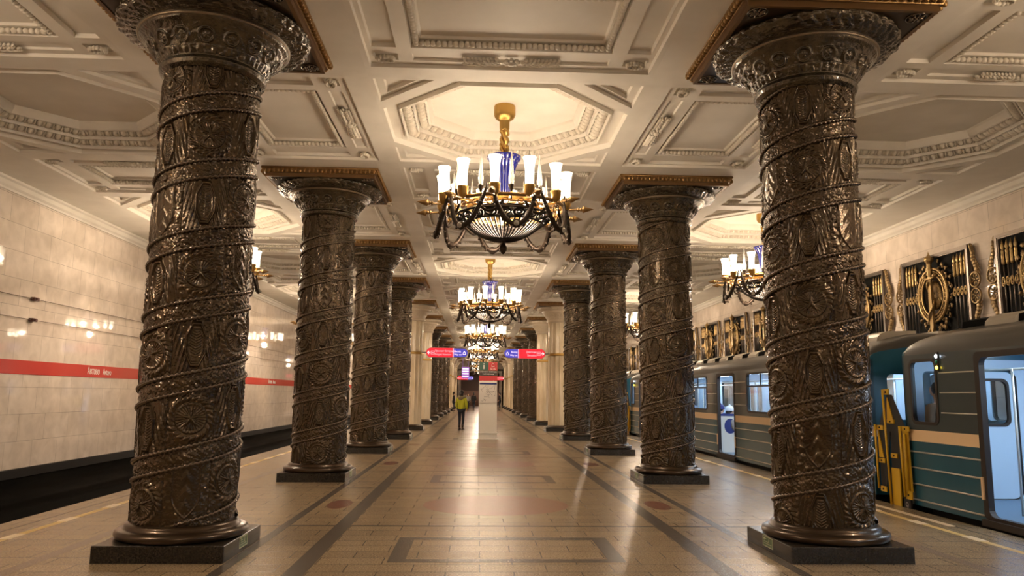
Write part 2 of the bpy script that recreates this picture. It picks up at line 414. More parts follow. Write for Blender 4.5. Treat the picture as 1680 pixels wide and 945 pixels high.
for n in range(-1, 14):
    y = Y0 + n * DY + 0.10
    o1 = rect(-1.20, 1.12, y - 0.64, y + 0.64); i1 = rect(-1.03, 0.95, y - 0.50, y + 0.50)
    fr.slab(o1, [i1], 0.0, 0.0015)
    yc = Y0 + (n + 0.5) * DY
    cc = [(-0.06 + 1.06 * math.cos(2 * PI * i / 64), yc + 1.0 * math.sin(2 * PI * i / 64)) for i in range(64)]
    ci.slab(cc, [], 0.0, 0.0012)
    for sx in (-1, 1):
        cc = [(sx * 2.33 + 0.17 * math.cos(2 * PI * i / 32), yc + 0.45 * math.sin(2 * PI * i / 32)) for i in range(32)]
        sc_.slab(cc, [], 0.0, 0.0012)
put('rectangular_inlay', fr.mesh('rectangular_inlay', M['inlay_dark']), fl)
put('round_inlay', ci.mesh('round_inlay', M['inlay_red']), fl)
put('oval_inlay', sc_.mesh('oval_inlay', M['inlay_deep']), fl)
for sx in (-1, 1):
    x0 = sx * 5.43
    b = MB(); b.box(x0 - 0.045, x0 + 0.045, YB, YE, 0, 0.002)
    put('safety_line', b.mesh('safety_line', M['yellow']), fl)
    b = MB(); y = YB + 0.3
    while y < YE:
        b.cbox(x0 - 0.06, x0 + 0.06, y, y + 0.32, 0, 0.006, 0.004); y += 1.15
    put('tactile_studs', b.mesh('tactile_studs', M['cream']), fl, kind='stuff')
    b = MB(); a, c_ = sorted((sx * (PX - 0.32), sx * (PX - 0.30))); b.box(a, c_, YB, YE, 0, 0.001)
    put('edge_joint', b.mesh('edge_joint', M['inlay_dark']), fl)
b = MB(); b.slab(rrect(5.66, 5.76, 9.7, 12.6, 0.045), [], 0, 0.003)
put('edge_marking', b.mesh('edge_marking', M['cream']), fl)
# platform faces and track beds
for sx, nm in ((-1, 'left'), (1, 'right')):
    a, b_ = sorted((sx * (PX - 0.06), sx * (PX - 0.12)))
    struct('wall_platform_' + nm, MB().box(a, b_, YB, YE, -1.15, -0.16), M['blackstone'])
    a, b_ = sorted((sx * (PX - 0.12), sx * WX))
    tb = struct('floor_track_' + nm, MB().box(a, b_, YB, YE, -1.3, -1.15), M['tracks'])
    for rx in (6.7, 8.24):
        bb = MB(); prof = [(-0.07, 0), (0.07, 0), (0.07, 0.02), (0.012, 0.035), (0.012, 0.12), (0.036, 0.13), (0.036, 0.16), (-0.036, 0.16), (-0.036, 0.13), (-0.012, 0.12), (-0.012, 0.035), (-0.07, 0.02)]
        bb.slab(prof, [], YB, YE, f=lambda u, v, z, rx=rx: (sx * rx + u, z, -1.15 + v))
        put('rail', bb.mesh('rail', M['rail']), tb)

# ------------------------------------------------------------------ walls
struct('wall_left', MB().box(-WX - 0.2, -WX, YB, YE, 0.009, H + 0.2), M['wall'])
struct('wall_right', MB().box(WX, WX + 0.2, YB, YE, 0.009, H + 0.2), M['wall'])
for sx, nm in ((-1, 'left'), (1, 'right')):
    a, b_ = sorted((sx * (WX - 0.05), sx * (WX + 0.2)))
    struct('baseboard_track_' + nm, MB().box(a, b_, YB, YE, -1.3, -0.17), M['blackstone'])
    a, b_ = sorted((sx * (WX - 0.07), sx * (WX + 0.2)))
    struct('baseboard_' + nm, MB().box(a, b_, YB, YE, -0.17, 0.009), mat('black_border', (0.004, 0.004, 0.004), 0.5))
    # cornice
    prof = [(0, 5.50), (0.04, 5.50), (0.05, 5.54), (0.09, 5.58), (0.10, 5.66), (0.14, 5.69), (0.14, H + 0.06), (0, H + 0.06)]
    cb = MB(); cb.slab([(p[0], p[1]) for p in prof], [], YB, YE, f=lambda u, v, z, sx=sx: (sx * (WX - u), z, v))
    struct('trim_cornice_' + nm, cb, M['plaster'])
a = 0.012
struct('trim_band_left', MB().box(-WX - 0.01, -WX + a, YB, YE, 1.912, 2.195), M['red'])
tm = [text_mesh('lettering', 'Автово', 0.24, M['white'], 0.003, 'LEFT', 0.72), text_mesh('lettering', 'Avtovo', 0.22, M['white'], 0.003, 'LEFT', 0.66)]
band = bpy.data.objects['trim_band_left']
for k in range(-1, 6):
    yy = 18.70 + k * 15.9
    put('station_name_lettering', tm[0], band, (-WX + a + 0.003, yy, 2.055), (PI / 2, 0, PI / 2))
    put('station_name_lettering', tm[1], band, (-WX + a + 0.003, yy + 0.76, 2.050), (PI / 2, 0, PI / 2))
struct('wall_back', MB().box(-WX - 0.2, WX + 0.2, YB - 0.2, YB, -1.3, H + 0.4), M['wall_far'])
# end wall with a dim portal
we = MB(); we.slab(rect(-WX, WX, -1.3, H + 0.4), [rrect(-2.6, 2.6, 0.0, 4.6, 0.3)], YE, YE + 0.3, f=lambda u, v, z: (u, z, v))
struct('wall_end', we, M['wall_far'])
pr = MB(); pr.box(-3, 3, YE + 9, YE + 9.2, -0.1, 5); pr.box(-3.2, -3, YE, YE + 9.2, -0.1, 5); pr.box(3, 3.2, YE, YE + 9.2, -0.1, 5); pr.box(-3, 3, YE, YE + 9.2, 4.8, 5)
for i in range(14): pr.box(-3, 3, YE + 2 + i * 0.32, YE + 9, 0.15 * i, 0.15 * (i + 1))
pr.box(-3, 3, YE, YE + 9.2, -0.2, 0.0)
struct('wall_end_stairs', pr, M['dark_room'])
pl_ = empty('added_fill_lamp', (0, YE + 3, 4.6), 0, 'added fill lamp to brighten the passage beyond the far end wall', 'lamp')  # made-up lamp, added to brighten the dark portal
put('fill_lamp_body', MB().cbox(-0.6, 0.6, -0.1, 0.1, 0, 0.1, 0.02).mesh('fill_lamp_body', M['kiosk']), pl_)
l = bpy.data.lights.new('fill_lamp_light', 'AREA'); l.energy = 120; l.size = 0.8; l.color = (1, 0.75, 0.6); lo_ = bpy.data.objects.new('fill_lamp_light', l); COL.objects.link(lo_); lo_.parent = pl_; lo_.location = (0, 0, -0.03)

# ------------------------------------------------------------------ ceiling
def octo(h, c): return [(c, -h), (h, -c), (h, c), (c, h), (-c, h), (-h, c), (-h, -c), (-c, -h)]
XC, YC = 1.86, (DY / 2 - 1.86)        # cell half sizes: octagon cell 1.815, group half 1.5025
GX = CX - 1.86                 # 1.516
def tri(sx, sy, d0, d1):
    # corner triangle of the octagon square (right angle at the corner)
    p = [(sx * (XC - d0), sy * (XC - d0)), (sx * (XC - d0), sy * (XC - d1)), (sx * (XC - d1), sy * (XC - d0))]
    return p
def recess(mb, loop, depth, ins=0.012, z=H, cap=True, mi=0):
    cx = sum(p[0] for p in loop) / len(loop); cy = sum(p[1] for p in loop) / len(loop)
    r = max(math.hypot(p[0] - cx, p[1] - cy) for p in loop)
    k = 1 - ins / r
    l2 = [(cx + (p[0] - cx) * k, cy + (p[1] - cy) * k) for p in loop]
    mb.skirt(loop, z, l2, z + depth, mi)
    if cap: mb.poly(l2, [], z + depth, mi, True)
    return l2
# octagon cell
cell = MB()
O1 = octo(1.80, 0.74)
tris = []
for sx in (-1, 1):
    for sy in (-1, 1): tris.append(tri(sx, sy, 0.05, 0.86))
cell.poly(rect(-XC, XC, -XC, XC), [O1] + tris, H, 0, True)
for t in tris:
    cx = sum(p[0] for p in t) / 3; cy = sum(p[1] for p in t) / 3
    def sc_t(k): return [(cx + (p[0] - cx) * k, cy + (p[1] - cy) * k) for p in t]
    cell.skirt(t, H, sc_t(0.95), H + 0.045); cell.poly(sc_t(0.95), [sc_t(0.55)], H + 0.045, 0, True)
    cell.skirt(sc_t(0.55), H + 0.045, sc_t(0.50), H + 0.10); cell.poly(sc_t(0.50), [], H + 0.10, 0, True)
rings = [(1.80, H), (1.785, H + 0.085), (1.60, H + 0.09), (1.585, H + 0.03), (1.565, H + 0.03), (1.560, H + 0.13), (1.41, H + 0.20), (1.40, H + 0.13), (1.375, H + 0.13), (1.370, H + 0.23), (1.23, H + 0.30), (1.22, H + 0.23), (1.19, H + 0.24), (1.15, H + 0.33), (1.14, H + 0.37)]
for (h1, z1), (h2, z2) in zip(rings, rings[1:]):
    cell.skirt(octo(h1, h1 * 0.414), z1, octo(h2, h2 * 0.414), z2) if h1 < 1.79 else cell.skirt(octo(h1, 0.74), z1, octo(h2, h2 * 0.414), z2)
cell.poly(octo(1.14, 1.14 * 0.414), [], H + 0.37, 0, True)
cell_me = cell.mesh('ceiling_octagon', M['plaster'])
# egg mouldings
def egg_row(hh, z, n, sr, tilt):
    b = MB(); O = octo(hh, hh * 0.414)
    for i in range(8):
        p = Vector((*O[i], 0)); q = Vector((*O[(i + 1) % 8], 0)); d = q - p; an = math.atan2(d.y, d.x)
        for k in range(n):
            c = p + d * ((k + 0.5) / n); c.z = z
            X = Matrix.Rotation(an, 3, 'Z') @ Matrix.Rotation(tilt, 3, 'X')
            b.ball(c, (sr[0], sr[1], sr[2]), 8, 6, 0, X)
            c2 = p + d * ((k + 0.02) / n); c2.z = z
            b.ball(c2 + Vector((0, 0, 0.0)), (sr[0] * 0.28, sr[1] * 1.05, sr[2] * 1.0), 6, 4, 0, X)
        # spiral leaf hooks over each egg
        for k in range(n):
            c = p + d * ((k + 0.5) / n); c.z = z
            X = Matrix.Rotation(an, 3, 'Z') @ Matrix.Rotation(tilt, 3, 'X')
            pts = [c + X @ Vector((sr[0] * 1.15 * math.cos(t), sr[1] * 1.0 * math.sin(t), -sr[2] * 0.35)) for t in np.linspace(-0.35 * PI, 1.35 * PI, 8)]
            b.tube(pts, sr[0] * 0.17, 4)
    return b.mesh('egg_moulding', M['carved'])
egg1 = egg_row(1.485, H + 0.125, 9, (0.047, 0.078, 0.060), 0.45)
egg2 = egg_row(1.298, H + 0.225, 8, (0.046, 0.074, 0.058), 0.45)
# rectangular coffer group, long axis along x: half 1.815 x YC
def leaf_pair_garland():
    b = MB()
    for sx in (-1, 1):
        for i in range(9):
            x = sx * (0.14 + i * 0.050); L = 0.085
            for sy in (-1, 1):
                X = Matrix.Rotation(sy * sx * 0.55, 3, 'Z')
                b.ball((x + sx * 0.03, sy * 0.030, -0.015 - 0.010 * (i % 2)), (L * 0.62, 0.018, 0.032), 7, 4, 0, X)
                b.ball((x + sx * 0.045, sy * 0.066, -0.006), (L * 0.5, 0.015, 0.026), 6, 4, 0, X)
        b.ball((sx * 0.62, 0, -0.01), (0.045, 0.02, 0.02), 6, 4)
    b.ball((0, 0, -0.02), (0.055, 0.055, 0.045), 10, 6)
    for k in range(8):
        a = 2 * PI * k / 8; b.ball((0.085 * math.cos(a), 0.07 * math.sin(a), -0.012), (0.034, 0.026, 0.026), 6, 4, 0, Matrix.Rotation(a, 3, 'Z'))
    return b.mesh('garland', M['carved'])
def wreath_rosette():
    b = MB()
    for k in range(14):
        a = 2 * PI * k / 14; b.ball((0.10 * math.cos(a), 0.062 * math.sin(a), -0.015), (0.034, 0.02, 0.034), 6, 4, 0, Matrix.Rotation(a + 1.1, 3, 'Z'))
    b.ball((0, 0, 0.0), (0.04, 0.026, 0.02), 8, 5)
    return b.mesh('rosette', M['carved'])
gar, ros = leaf_pair_garland(), wreath_rosette()
def bead_rect(x, y, z, step=0.055, r=0.02):
    b = MB()
    for sx in (-1, 1):
        n = int(2 * y / step)
        for k in range(n + 1): b.ball((sx * x, -y + 2 * y * k / n, z), (r, r * 1.05, r), 6, 4)
    for sy in (-1, 1):
        n = int(2 * x / step)
        for k in range(1, n): b.ball((-x + 2 * x * k / n, sy * y, z), (r * 1.05, r, r), 6, 4)
    return b.mesh('bead_moulding', M['carved'])
def group_mesh(hy):
    """outer plate 1.815 x hy ; sunk field 1.79 x (hy-.36)"""
    g = MB(); fy = 1.14; f = rect(-1.79, 1.79, -fy, fy)
    g.poly(rect(-XC, XC, -hy, hy), [f], H, 0, True)
    f2 = inset_rect(f, 0.012); z1 = H + 0.045; g.skirt(f, H, f2, z1)
    holes = []
    pan = rect(-1.24, 1.24, -0.66, 0.66); holes.append((pan, 0.07))
    for sx in (-1, 1):
        holes.append((rect(min(sx * 1.42, sx * 1.72), max(sx * 1.42, sx * 1.72), -0.66, 0.66), 0.05))
        for sy in (-1, 1):
            holes.append((rect(sx * 1.57 - 0.15, sx * 1.57 + 0.15, sy * 0.92 - 0.10, sy * 0.92 + 0.10), 0.05))
    for sy in (-1, 1): holes.append((rect(-1.24, 1.24, sy * 0.92 - 0.10, sy * 0.92 + 0.10), 0.03))
    g.poly(f2, [h for h, d in holes], z1, 0, True)
    for h, d in holes:
        h2 = inset_rect(h, 0.012); g.skirt(h, z1, h2, z1 + d)
        if h is pan:
            h3 = inset_rect(h, 0.12); g.poly(h2, [h3], z1 + d, 0, True); h4 = inset_rect(h, 0.14)
            g.skirt(h3, z1 + d, h4, z1 + d + 0.03); g.poly(h4, [], z1 + d + 0.03, 0, True)
        else: g.poly(h2, [], z1 + d, 0, True)
    return g.mesh('ceiling_panel', M['plaster'])
grpA = group_mesh(YC)
grpB = group_mesh(GX)
bead = bead_rect(1.17, 0.59, H + 0.075, 0.068, 0.040)
plainc = MB().poly(rect(-GX, GX, -YC, YC), [], H, 0, True).mesh('ceiling_plain', M['plaster'])
def add_group(x, y, me, rz):
    o = put('ceiling', me, None, (x, y, 0), (0, 0, rz), kind='structure')
    put('bead_moulding', bead, o)
    for sy in (-1, 1):
        put('garland', gar, o, (0, sy * 0.92, H + 0.022))
        for sx in (-1, 1): put('rosette', ros, o, (sx * 1.57, sy * 0.92, H + 0.03))
    return o
nb = list(range(-3, 15))
for j in nb:
    yo = OCT0 + j * DY; yc = Y0 + j * DY
    for ix in (-1, 0, 1):
        if yo + XC < YE + 2:
            o = put('ceiling', cell_me, None, (ix * 2 * CX, yo, 0), kind='structure')
            put('egg_moulding', egg1, o); put('egg_moulding', egg2, o)
        add_group(ix * 2 * CX, yc, grpA, 0)
    for sx in (-1, 1):
        if yo + XC < YE + 2: add_group(sx * CX, yo, grpB, PI / 2)
        put('ceiling', plainc, None, (sx * CX, yc, 0), kind='structure')
for sx, nm in ((-1, 'left'), (1, 'right')):
    xe = 2 * CX + XC
    a, b_ = sorted((sx * xe, sx * (WX + 0.1)))
    cm = MB(); cm.add([(sx * xe, YB - 4, H), (sx * xe, YE + 2, H), (sx * (WX + 0.1), YE + 2, H), (sx * (WX + 0.1), YB - 4, H)], [(0, 1, 2, 3)])
    struct('ceiling_margin_' + nm, cm, M['plaster'])
struct('ceiling_roof', MB().box(-WX - 0.3, WX + 0.3, YB - 4, YE + 3, H + 0.5, H + 0.6), M['plaster'])

# ------------------------------------------------------------------ columns
PITCH, ROPEZ0 = 0.722, 4.68 % 0.722
def smooth(e0, e1, x):
    t = np.clip((x - e0) / (e1 - e0), 0, 1); return t * t * (3 - 2 * t)
def vnoise(rs, sz, u, v, per):
    """periodic-in-u value noise"""
    g = rs.rand(sz[0], per)
    fu = (u % 1.0) * per; fv = v * 1.0
    i0 = np.floor(fu).astype(int); tu = fu - i0; tu = tu * tu * (3 - 2 * tu)
    j0 = np.floor(fv).astype(int); tv = fv - j0; tv = tv * tv * (3 - 2 * tv)
    a = g[j0 % sz[0], i0 % per]; b = g[j0 % sz[0], (i0 + 1) % per]; c = g[(j0 + 1) % sz[0], i0 % per]; d = g[(j0 + 1) % sz[0], (i0 + 1) % per]
    return (a * (1 - tu) + b * tu) * (1 - tv) + (c * (1 - tu) + d * tu) * tv
rs = np.random.RandomState(3)
ZA, ZB = 0.30, 5.02
NT, NZ = 720, 900
TH = np.linspace(0, 2 * PI, NT, endpoint=False)[None, :] + np.zeros((NZ, 1))
ZZ = np.linspace(ZA, ZB, NZ)[:, None] + np.zeros((1, NT))
def shaft_radius(z): return 0.497 + 0.012 * np.sin(np.clip((z - 0.3) / 4.7, 0, 1) * PI)
BAND = 0.185
PHI0 = 0.13; TP = (TH - PHI0) % (2 * PI)
ph = (ZZ - ROPEZ0) / PITCH - (TP + PHI0 + PI / 2 - 0.35) / (2 * PI)     # upper rope where ph is an integer
rowi = np.floor(ph); fr_ = ph - rowi                                # 0 .. 1 upward from an upper rope
hgt = fr_ * PITCH                                                   # metres above the upper rope
PH = PITCH - BAND
inpan = hgt < PH
NP = 7
pk = np.floor(TP / (2 * PI) * NP); pu = (TP / (2 * PI) * NP - pk - 0.5) * (2 * PI / NP * 0.5)   # metres across panel
pv = hgt - PH / 2 - 0.0
# undo the slant so motifs stand upright
pv = pv + pu * (PITCH / (2 * PI * 0.5)) * 1.0
kind = (pk + rowi + 1).astype(int) % 2
kind = np.where(((pk + 2 * rowi).astype(int) % 7) == 3, 2, kind)
rr_ = np.hypot(pu, pv); an_ = np.arctan2(pv, pu)
rnd = vnoise(rs, (97, 0), TH / (2 * PI), (ZZ - ZA) * 34, 110) - 0.5
rnd2 = vnoise(rs, (97, 0), TH / (2 * PI), (ZZ - ZA) * 70, 230) - 0.5
# star medallion
a5 = np.abs(((an_ - PI / 2) / (2 * PI / 5) + 0.5) % 1.0 - 0.5) * 2 * PI / 5
star_r = 0.118 * math.cos(PI / 5 * 0.0) * 0.382 / np.maximum(0.382 * np.cos(a5) + (1 - 0.382 * math.cos(PI / 5)) / math.sin(PI / 5) * np.sin(a5) * 0.382 / 0.382 * 1.0, 1e-3)
star = np.clip((star_r - rr_) / 0.035, 0, 1) * 0.030
fan = (rr_ < 0.135) * (0.009 * np.abs(np.sin(an_ * 14)) + 0.004)
ring1 = 0.018 * np.exp(-((rr_ - 0.142) / 0.010) ** 2)
wre = np.exp(-((rr_ - 0.195) / 0.028) ** 2) * (0.010 + 0.014 * np.abs(np.sin(an_ * 11 + rr_ * 40)))
hA = np.maximum(star, fan) + ring1 + wre + 0.012 * rnd * (rr_ > 0.22)
# octagonal cartouche with a wheat ear, drapery around
ao, bo = 0.085, 0.205
do = np.maximum(np.maximum(np.abs(pu) / ao, np.abs(pv) / bo), (np.abs(pu) / ao + np.abs(pv) / bo) / 1.42)
rim = 0.030 * np.exp(-((do - 1.0) / 0.085) ** 2) + 0.012 * np.exp(-((do - 0.78) / 0.07) ** 2)
stalk = (do < 0.7) * (0.010 * np.exp(-(pu / 0.006) ** 2) + 0.010 * np.abs(np.sin(pv * 115 - np.abs(pu) * 70)) * np.exp(-((np.abs(pu) - 0.022) / 0.020) ** 2))
wing = (do > 1.15) * np.exp(-((np.abs(pu) - 0.15 - 0.05 * np.sin(pv * 7)) / 0.05) ** 2) * (0.010 + 0.007 * np.sin((pu * np.sign(pu) + pv * 0.25) * 150))
hB = rim + stalk + wing + 0.003 * rnd
# shield
dsh = np.abs(pu) / 0.13 + np.maximum(0, -pv - 0.02) ** 2 / 0.045
hC = 0.012 * np.exp(-((dsh - 1) / 0.06) ** 2) + (dsh < 1) * (0.006 + 0.005 * np.sin(pv * 45 + np.abs(pu) * 60) * np.exp(-(pu / 0.05) ** 2)) + (dsh > 1.05) * 0.012 * rnd
hh = np.choose(kind, [hA, hB, hC])
seam = np.exp(-((np.abs(pu) - (2 * PI / NP * 0.25)) / 0.004) ** 2) * -0.012
hh = hh + seam + rnd2 * 0.0025
bandh = 0.006 + 0.004 * rnd2 * 2 + 0.010 * (np.hypot(pu, hgt - PH - BAND / 2) < 0.030) + 0.006 * np.abs(np.sin(TH * 21 + hgt * 40)) * np.exp(-((hgt - PH - BAND / 2) / 0.03) ** 2)
disp = np.where(inpan, hh, bandh)
Rr = shaft_radius(ZZ) - 0.012 + disp
P = np.stack([Rr * np.cos(TH), Rr * np.sin(TH), ZZ], -1)
shaft_me = grid_mesh('shaft', P, M['glass_relief'])
# ropes
def helix_rope(dz):
    NA = 8; pts = []
    z = ZA + 0.02
    step = 0.0095
    base = (PI / 2 - 0.35)
    # z = ROPEZ0 + dz + PITCH*(k + (th+base)/(2pi))
    th0 = (ZA + 0.03 - ROPEZ0 - dz) / PITCH * 2 * PI - base
    th1 = (ZB - 0.01 - ROPEZ0 - dz) / PITCH * 2 * PI - base
    n = int((th1 - th0) * 0.5 / step)
    th = np.linspace(th0, th1, n); z = ROPEZ0 + dz + PITCH * (th + base) / (2 * PI)
    R = shaft_radius(z) + 0.004
    c = np.stack([R * np.cos(th), R * np.sin(th), z], -1)
    rad = np.stack([np.cos(th), np.sin(th), 0 * th], -1); upz = np.array([0, 0, 1.0])
    s = np.arange(n) * step
    P = np.zeros((n, NA, 3))
    for j in range(NA):
        a = 2 * PI * j / NA
        r = 0.0185 + 0.0075 * np.sin(s * 2 * PI / 0.046 + a * 1.0)
        P[:, j] = c + rad * (np.cos(a) * r)[:, None] + upz * (np.sin(a) * r)[:, None]
    return P
def thin_rope(dz, rr):
    P = helix_rope(dz); c = P.mean(1, keepdims=True); return c + (P - c) * rr
ropeA = grid_mesh('rope_moulding', helix_rope(0.0), M['rope']); ropeB = grid_mesh('rope_moulding', helix_rope(-BAND), M['rope'])
# capital
NTc, NZc = 540, 170
prof = [(0.500, 4.96), (0.545, 4.99), (0.560, 5.03), (0.535, 5.07), (0.535, 5.09), (0.560, 5.13), (0.60, 5.20), (0.66, 5.28), (0.725, 5.345), (0.765, 5.37), (0.785, 5.40), (0.785, 5.42), (0.80, 5.435), (0.87, 5.45), (0.94, 5.475), (0.985, 5.51), (0.995, 5.545), (0.97, 5.585)]
pl = [0]
for (r1, z1), (r2, z2) in zip(prof, prof[1:]): pl.append(pl[-1] + math.hypot(r2 - r1, z2 - z1))
pl = np.array(pl); S = np.linspace(0, pl[-1], NZc); RP = np.interp(S, pl, [p[0] for p in prof]); ZP = np.interp(S, pl, [p[1] for p in prof])
T2 = np.linspace(0, 2 * PI, NTc, endpoint=False)[None, :] + np.zeros((NZc, 1)); S2 = S[:, None] + 0 * T2
s1, s2, s3, s4 = pl[4], pl[8], pl[12], pl[17]
bell = (S2 > s1) & (S2 < s2); rim_ = (S2 > s3)
uu = T2 / (2 * PI) * 16; uk = np.abs(uu % 1 - 0.5)
du = (uu % 1 - 0.5) * (2 * PI / 16 * 0.66); dv = S2 - (s1 + s2) / 2 - 0.02; rd = np.hypot(du, dv); ra = np.arctan2(dv, du)
hb = 0.022 * np.exp(-((rd - 0.072) / 0.014) ** 2) + 0.016 * np.exp(-(rd / 0.035) ** 2) * (1 + 0.5 * np.sin(ra * 5)) + 0.012 * np.abs(np.sin(uu * PI * 3)) * (S2 < s1 + 0.09)
hr = 0.014 * np.abs(np.sin(T2 * 24 + S2 * 18)) + 0.016 * np.abs(np.sin(T2 * 9)) * np.sin((S2 - s3) / (s4 - s3) * PI)
nz1 = vnoise(rs, (61, 0), T2 / (2 * PI), S2 * 30, 90) - 0.5; nz2 = vnoise(rs, (61, 0), T2 / (2 * PI), S2 * 60, 180) - 0.5
dsp = np.where(bell, hb + 0.012 * nz1, np.where(rim_, hr + 0.022 * nz1 + 0.01 * nz2 + 0.010 * np.abs(np.sin(T2 * 60)) * (S2 < s3 + 0.04), 0.0))
Rc = RP[:, None] + dsp; P = np.stack([Rc * np.cos(T2), Rc * np.sin(T2), ZP[:, None] + 0 * T2 - 0.3 * dsp], -1)
cap_me = grid_mesh('capital', P, M['glass_cap'])
def ring_mesh(name, r, z, h, t, m, n=96):
    return MB().lathe([(r, z), (r + t, z + h * 0.15), (r + t, z + h * 0.85), (r, z + h)], n).mesh(name, m)
ring_me = ring_mesh('band_ring', 0.782, 5.392, 0.03, 0.014, M['ringband'])
base_me = MB().lathe([(0.56, 0.159), (0.600, 0.162), (0.628, 0.178), (0.637, 0.205), (0.628, 0.234), (0.602, 0.25), (0.565, 0.254), (0.548, 0.262), (0.545, 0.285), (0.535, 0.298), (0.520, 0.31), (0.47, 0.315)], 128).mesh('base_moulding', M['bronze_base'])
plinth_me = MB().cbox(-0.614, 0.614, -0.614, 0.614, 0, 0.159, 0.006).mesh('plinth', M['plinth'])
# abacus: lower gilt board, dark soffit with corner rosettes, ovolo edge
ab = MB()
ab.box(-0.985, 0.985, -0.985, 0.985, 5.565, 5.575, 1)
L1 = rect(-1.0, 1.0, -1.0, 1.0); L0 = rect(-0.955, 0.955, -0.955, 0.955)
ab.poly(L1, [L0], 5.555, 0, True); ab.skirt(L0, 5.555, L0, 5.575, 0); ab.skirt(L1, 5.555, L1, 5.618, 0)
L2 = rect(-1.03, 1.03, -1.03, 1.03); L3 = rect(-1.067, 1.067, -1.067, 1.067)
ab.poly(L2, [L1], 5.618, 0, True); ab.skirt(L2, 5.618, L3, 5.70, 2); ab.skirt(L3, 5.70, L3, H + 0.002, 0); ab.poly(L3, [], H + 0.002, 0)
abacus_me = ab.mesh('abacus', [M['gold_red'], M['bronze_base'], M['gold_dark']])
eg = MB(); n = 26
for side in range(4):
    Rm = Matrix.Rotation(side * PI / 2, 3, 'Z')
    for k in range(n):
        u = -1.03 + 2.06 * (k + 0.5) / n
        eg.ball(Rm @ Vector((u, -1.060, 5.657)), (0.031, 0.036, 0.050), 8, 6, 0, Rm @ Matrix.Rotation(-0.45, 3, 'X'))
    eg.tube([Rm @ Vector((-1.067, -1.067, 5.706)), Rm @ Vector((1.067, -1.067, 5.706))], 0.012, 6)
egg_me = eg.mesh('egg_moulding', M['gold_dark'])
cr = MB()
for sx in (-1, 1):
    for sy in (-1, 1):
        c = Vector((sx * 0.845, sy * 0.845, 5.56))
        for k in range(8):
            a = 2 * PI * k / 8; cr.ball(c + Vector((0.055 * math.cos(a), 0.055 * math.sin(a), 0)), (0.038, 0.017, 0.02), 7, 5, 0, Matrix.Rotation(a, 3, 'Z'))
        cr.ball(c, (0.022, 0.022, 0.024), 8, 5)
        cr.tube([c + Vector((0.1 * math.cos(t), 0.1 * math.sin(t), 0)) for t in np.linspace(0, 2 * PI, 25)[:-1]], 0.009, 5, closed=True)
corner_me = cr.mesh('soffit_rosettes', M['rope'])
# marble column
NF = 16
def flute(a, z): return 1.0
ms = MB()
nseg = NF * 6; rows = [0.24, 0.30, 2.0, 3.42, 4.0, 4.88]
pm = []
vs = []; 
for z in rows:
    for j in range(nseg):
        a = 2 * PI * j / nseg; f = (j % 6) / 6.0
        r = 0.475 - 0.016 * math.sin(PI * f) ** 0.6 if 0 < f else 0.482
        vs.append((r * math.cos(a), r * math.sin(a), z))
fs = [(i * nseg + j, i * nseg + (j + 1) % nseg, (i + 1) * nseg + (j + 1) % nseg, (i + 1) * nseg + j) for i in range(len(rows) - 1) for j in range(nseg)]
ms.add(vs, fs, 0, False); mshaft = ms.mesh('shaft', M['marble_col'])
mcollar = MB().lathe([(0.46, 3.36), (0.50, 3.37), (0.505, 3.40), (0.495, 3.42), (0.505, 3.44), (0.50, 3.47), (0.46, 3.48)], 64).mesh('collar', M['gold'])
P2 = np.stack([(RP[:, None] * 0.985 + dsp * 1.1) * np.cos(T2), (RP[:, None] * 0.985 + dsp * 1.1) * np.sin(T2), ZP[:, None] + 0 * T2 - 0.1], -1)
zz = ZP - 4.96
P2[:, :, 2] = (4.86 + zz * 1.13)[:, None]
mcap = grid_mesh('capital', P2[::2, ::2], M['marble_carve'])
mbase = MB().lathe([(0.50, 0.159), (0.56, 0.16), (0.575, 0.185), (0.56, 0.21), (0.52, 0.22), (0.50, 0.25), (0.45, 0.26)], 64).mesh('base_moulding', M['bronze_base'])
# exit plate
def exit_plate():
    b = MB(); b.box(-0.003, 0.0, -0.135, 0.135, 0.0, 0.108, 0)
    t = 0.009
    for (y0, y1, z0, z1) in ((-0.135, 0.135, 0, t), (-0.135, 0.135, 0.108 - t, 0.108), (-0.135, -0.135 + t, 0, 0.108), (0.135 - t, 0.135, 0, 0.108), (-0.1, 0.1, 0.03, 0.036), (-0.1, 0.02, 0.05, 0.056)):
        b.box(0.0, 0.002, y0, y1, z0, z1, 1)
    # running figure and arrow
    b.ball((0.002, 0.035, 0.088), (0.002, 0.008, 0.008), 6, 4, 1)
    b.tube([(0.002, 0.035, 0.078), (0.002, 0.028, 0.06), (0.002, 0.045, 0.045)], 0.004, 5, 1); b.tube([(0.002, 0.028, 0.06), (0.002, 0.01, 0.048)], 0.004, 5, 1)
    b.tube([(0.002, -0.10, 0.078), (0.002, -0.04, 0.078)], 0.005, 5, 1); b.tube([(0.002, -0.08, 0.092), (0.002, -0.10, 0.078), (0.002, -0.08, 0.064)], 0.004, 5, 1)
    return b.mesh('exit_plate', [M['exitgreen'], M['exitpale']])
plate_me = exit_plate()
side_n = {-1: 'left', 1: 'right'}
ordn = ['nearest', 'second', 'third', 'fourth', 'fifth', 'sixth', 'seventh', 'eighth', 'ninth', 'tenth', 'eleventh', 'twelfth', 'thirteenth', 'fourteenth']
gi = 0
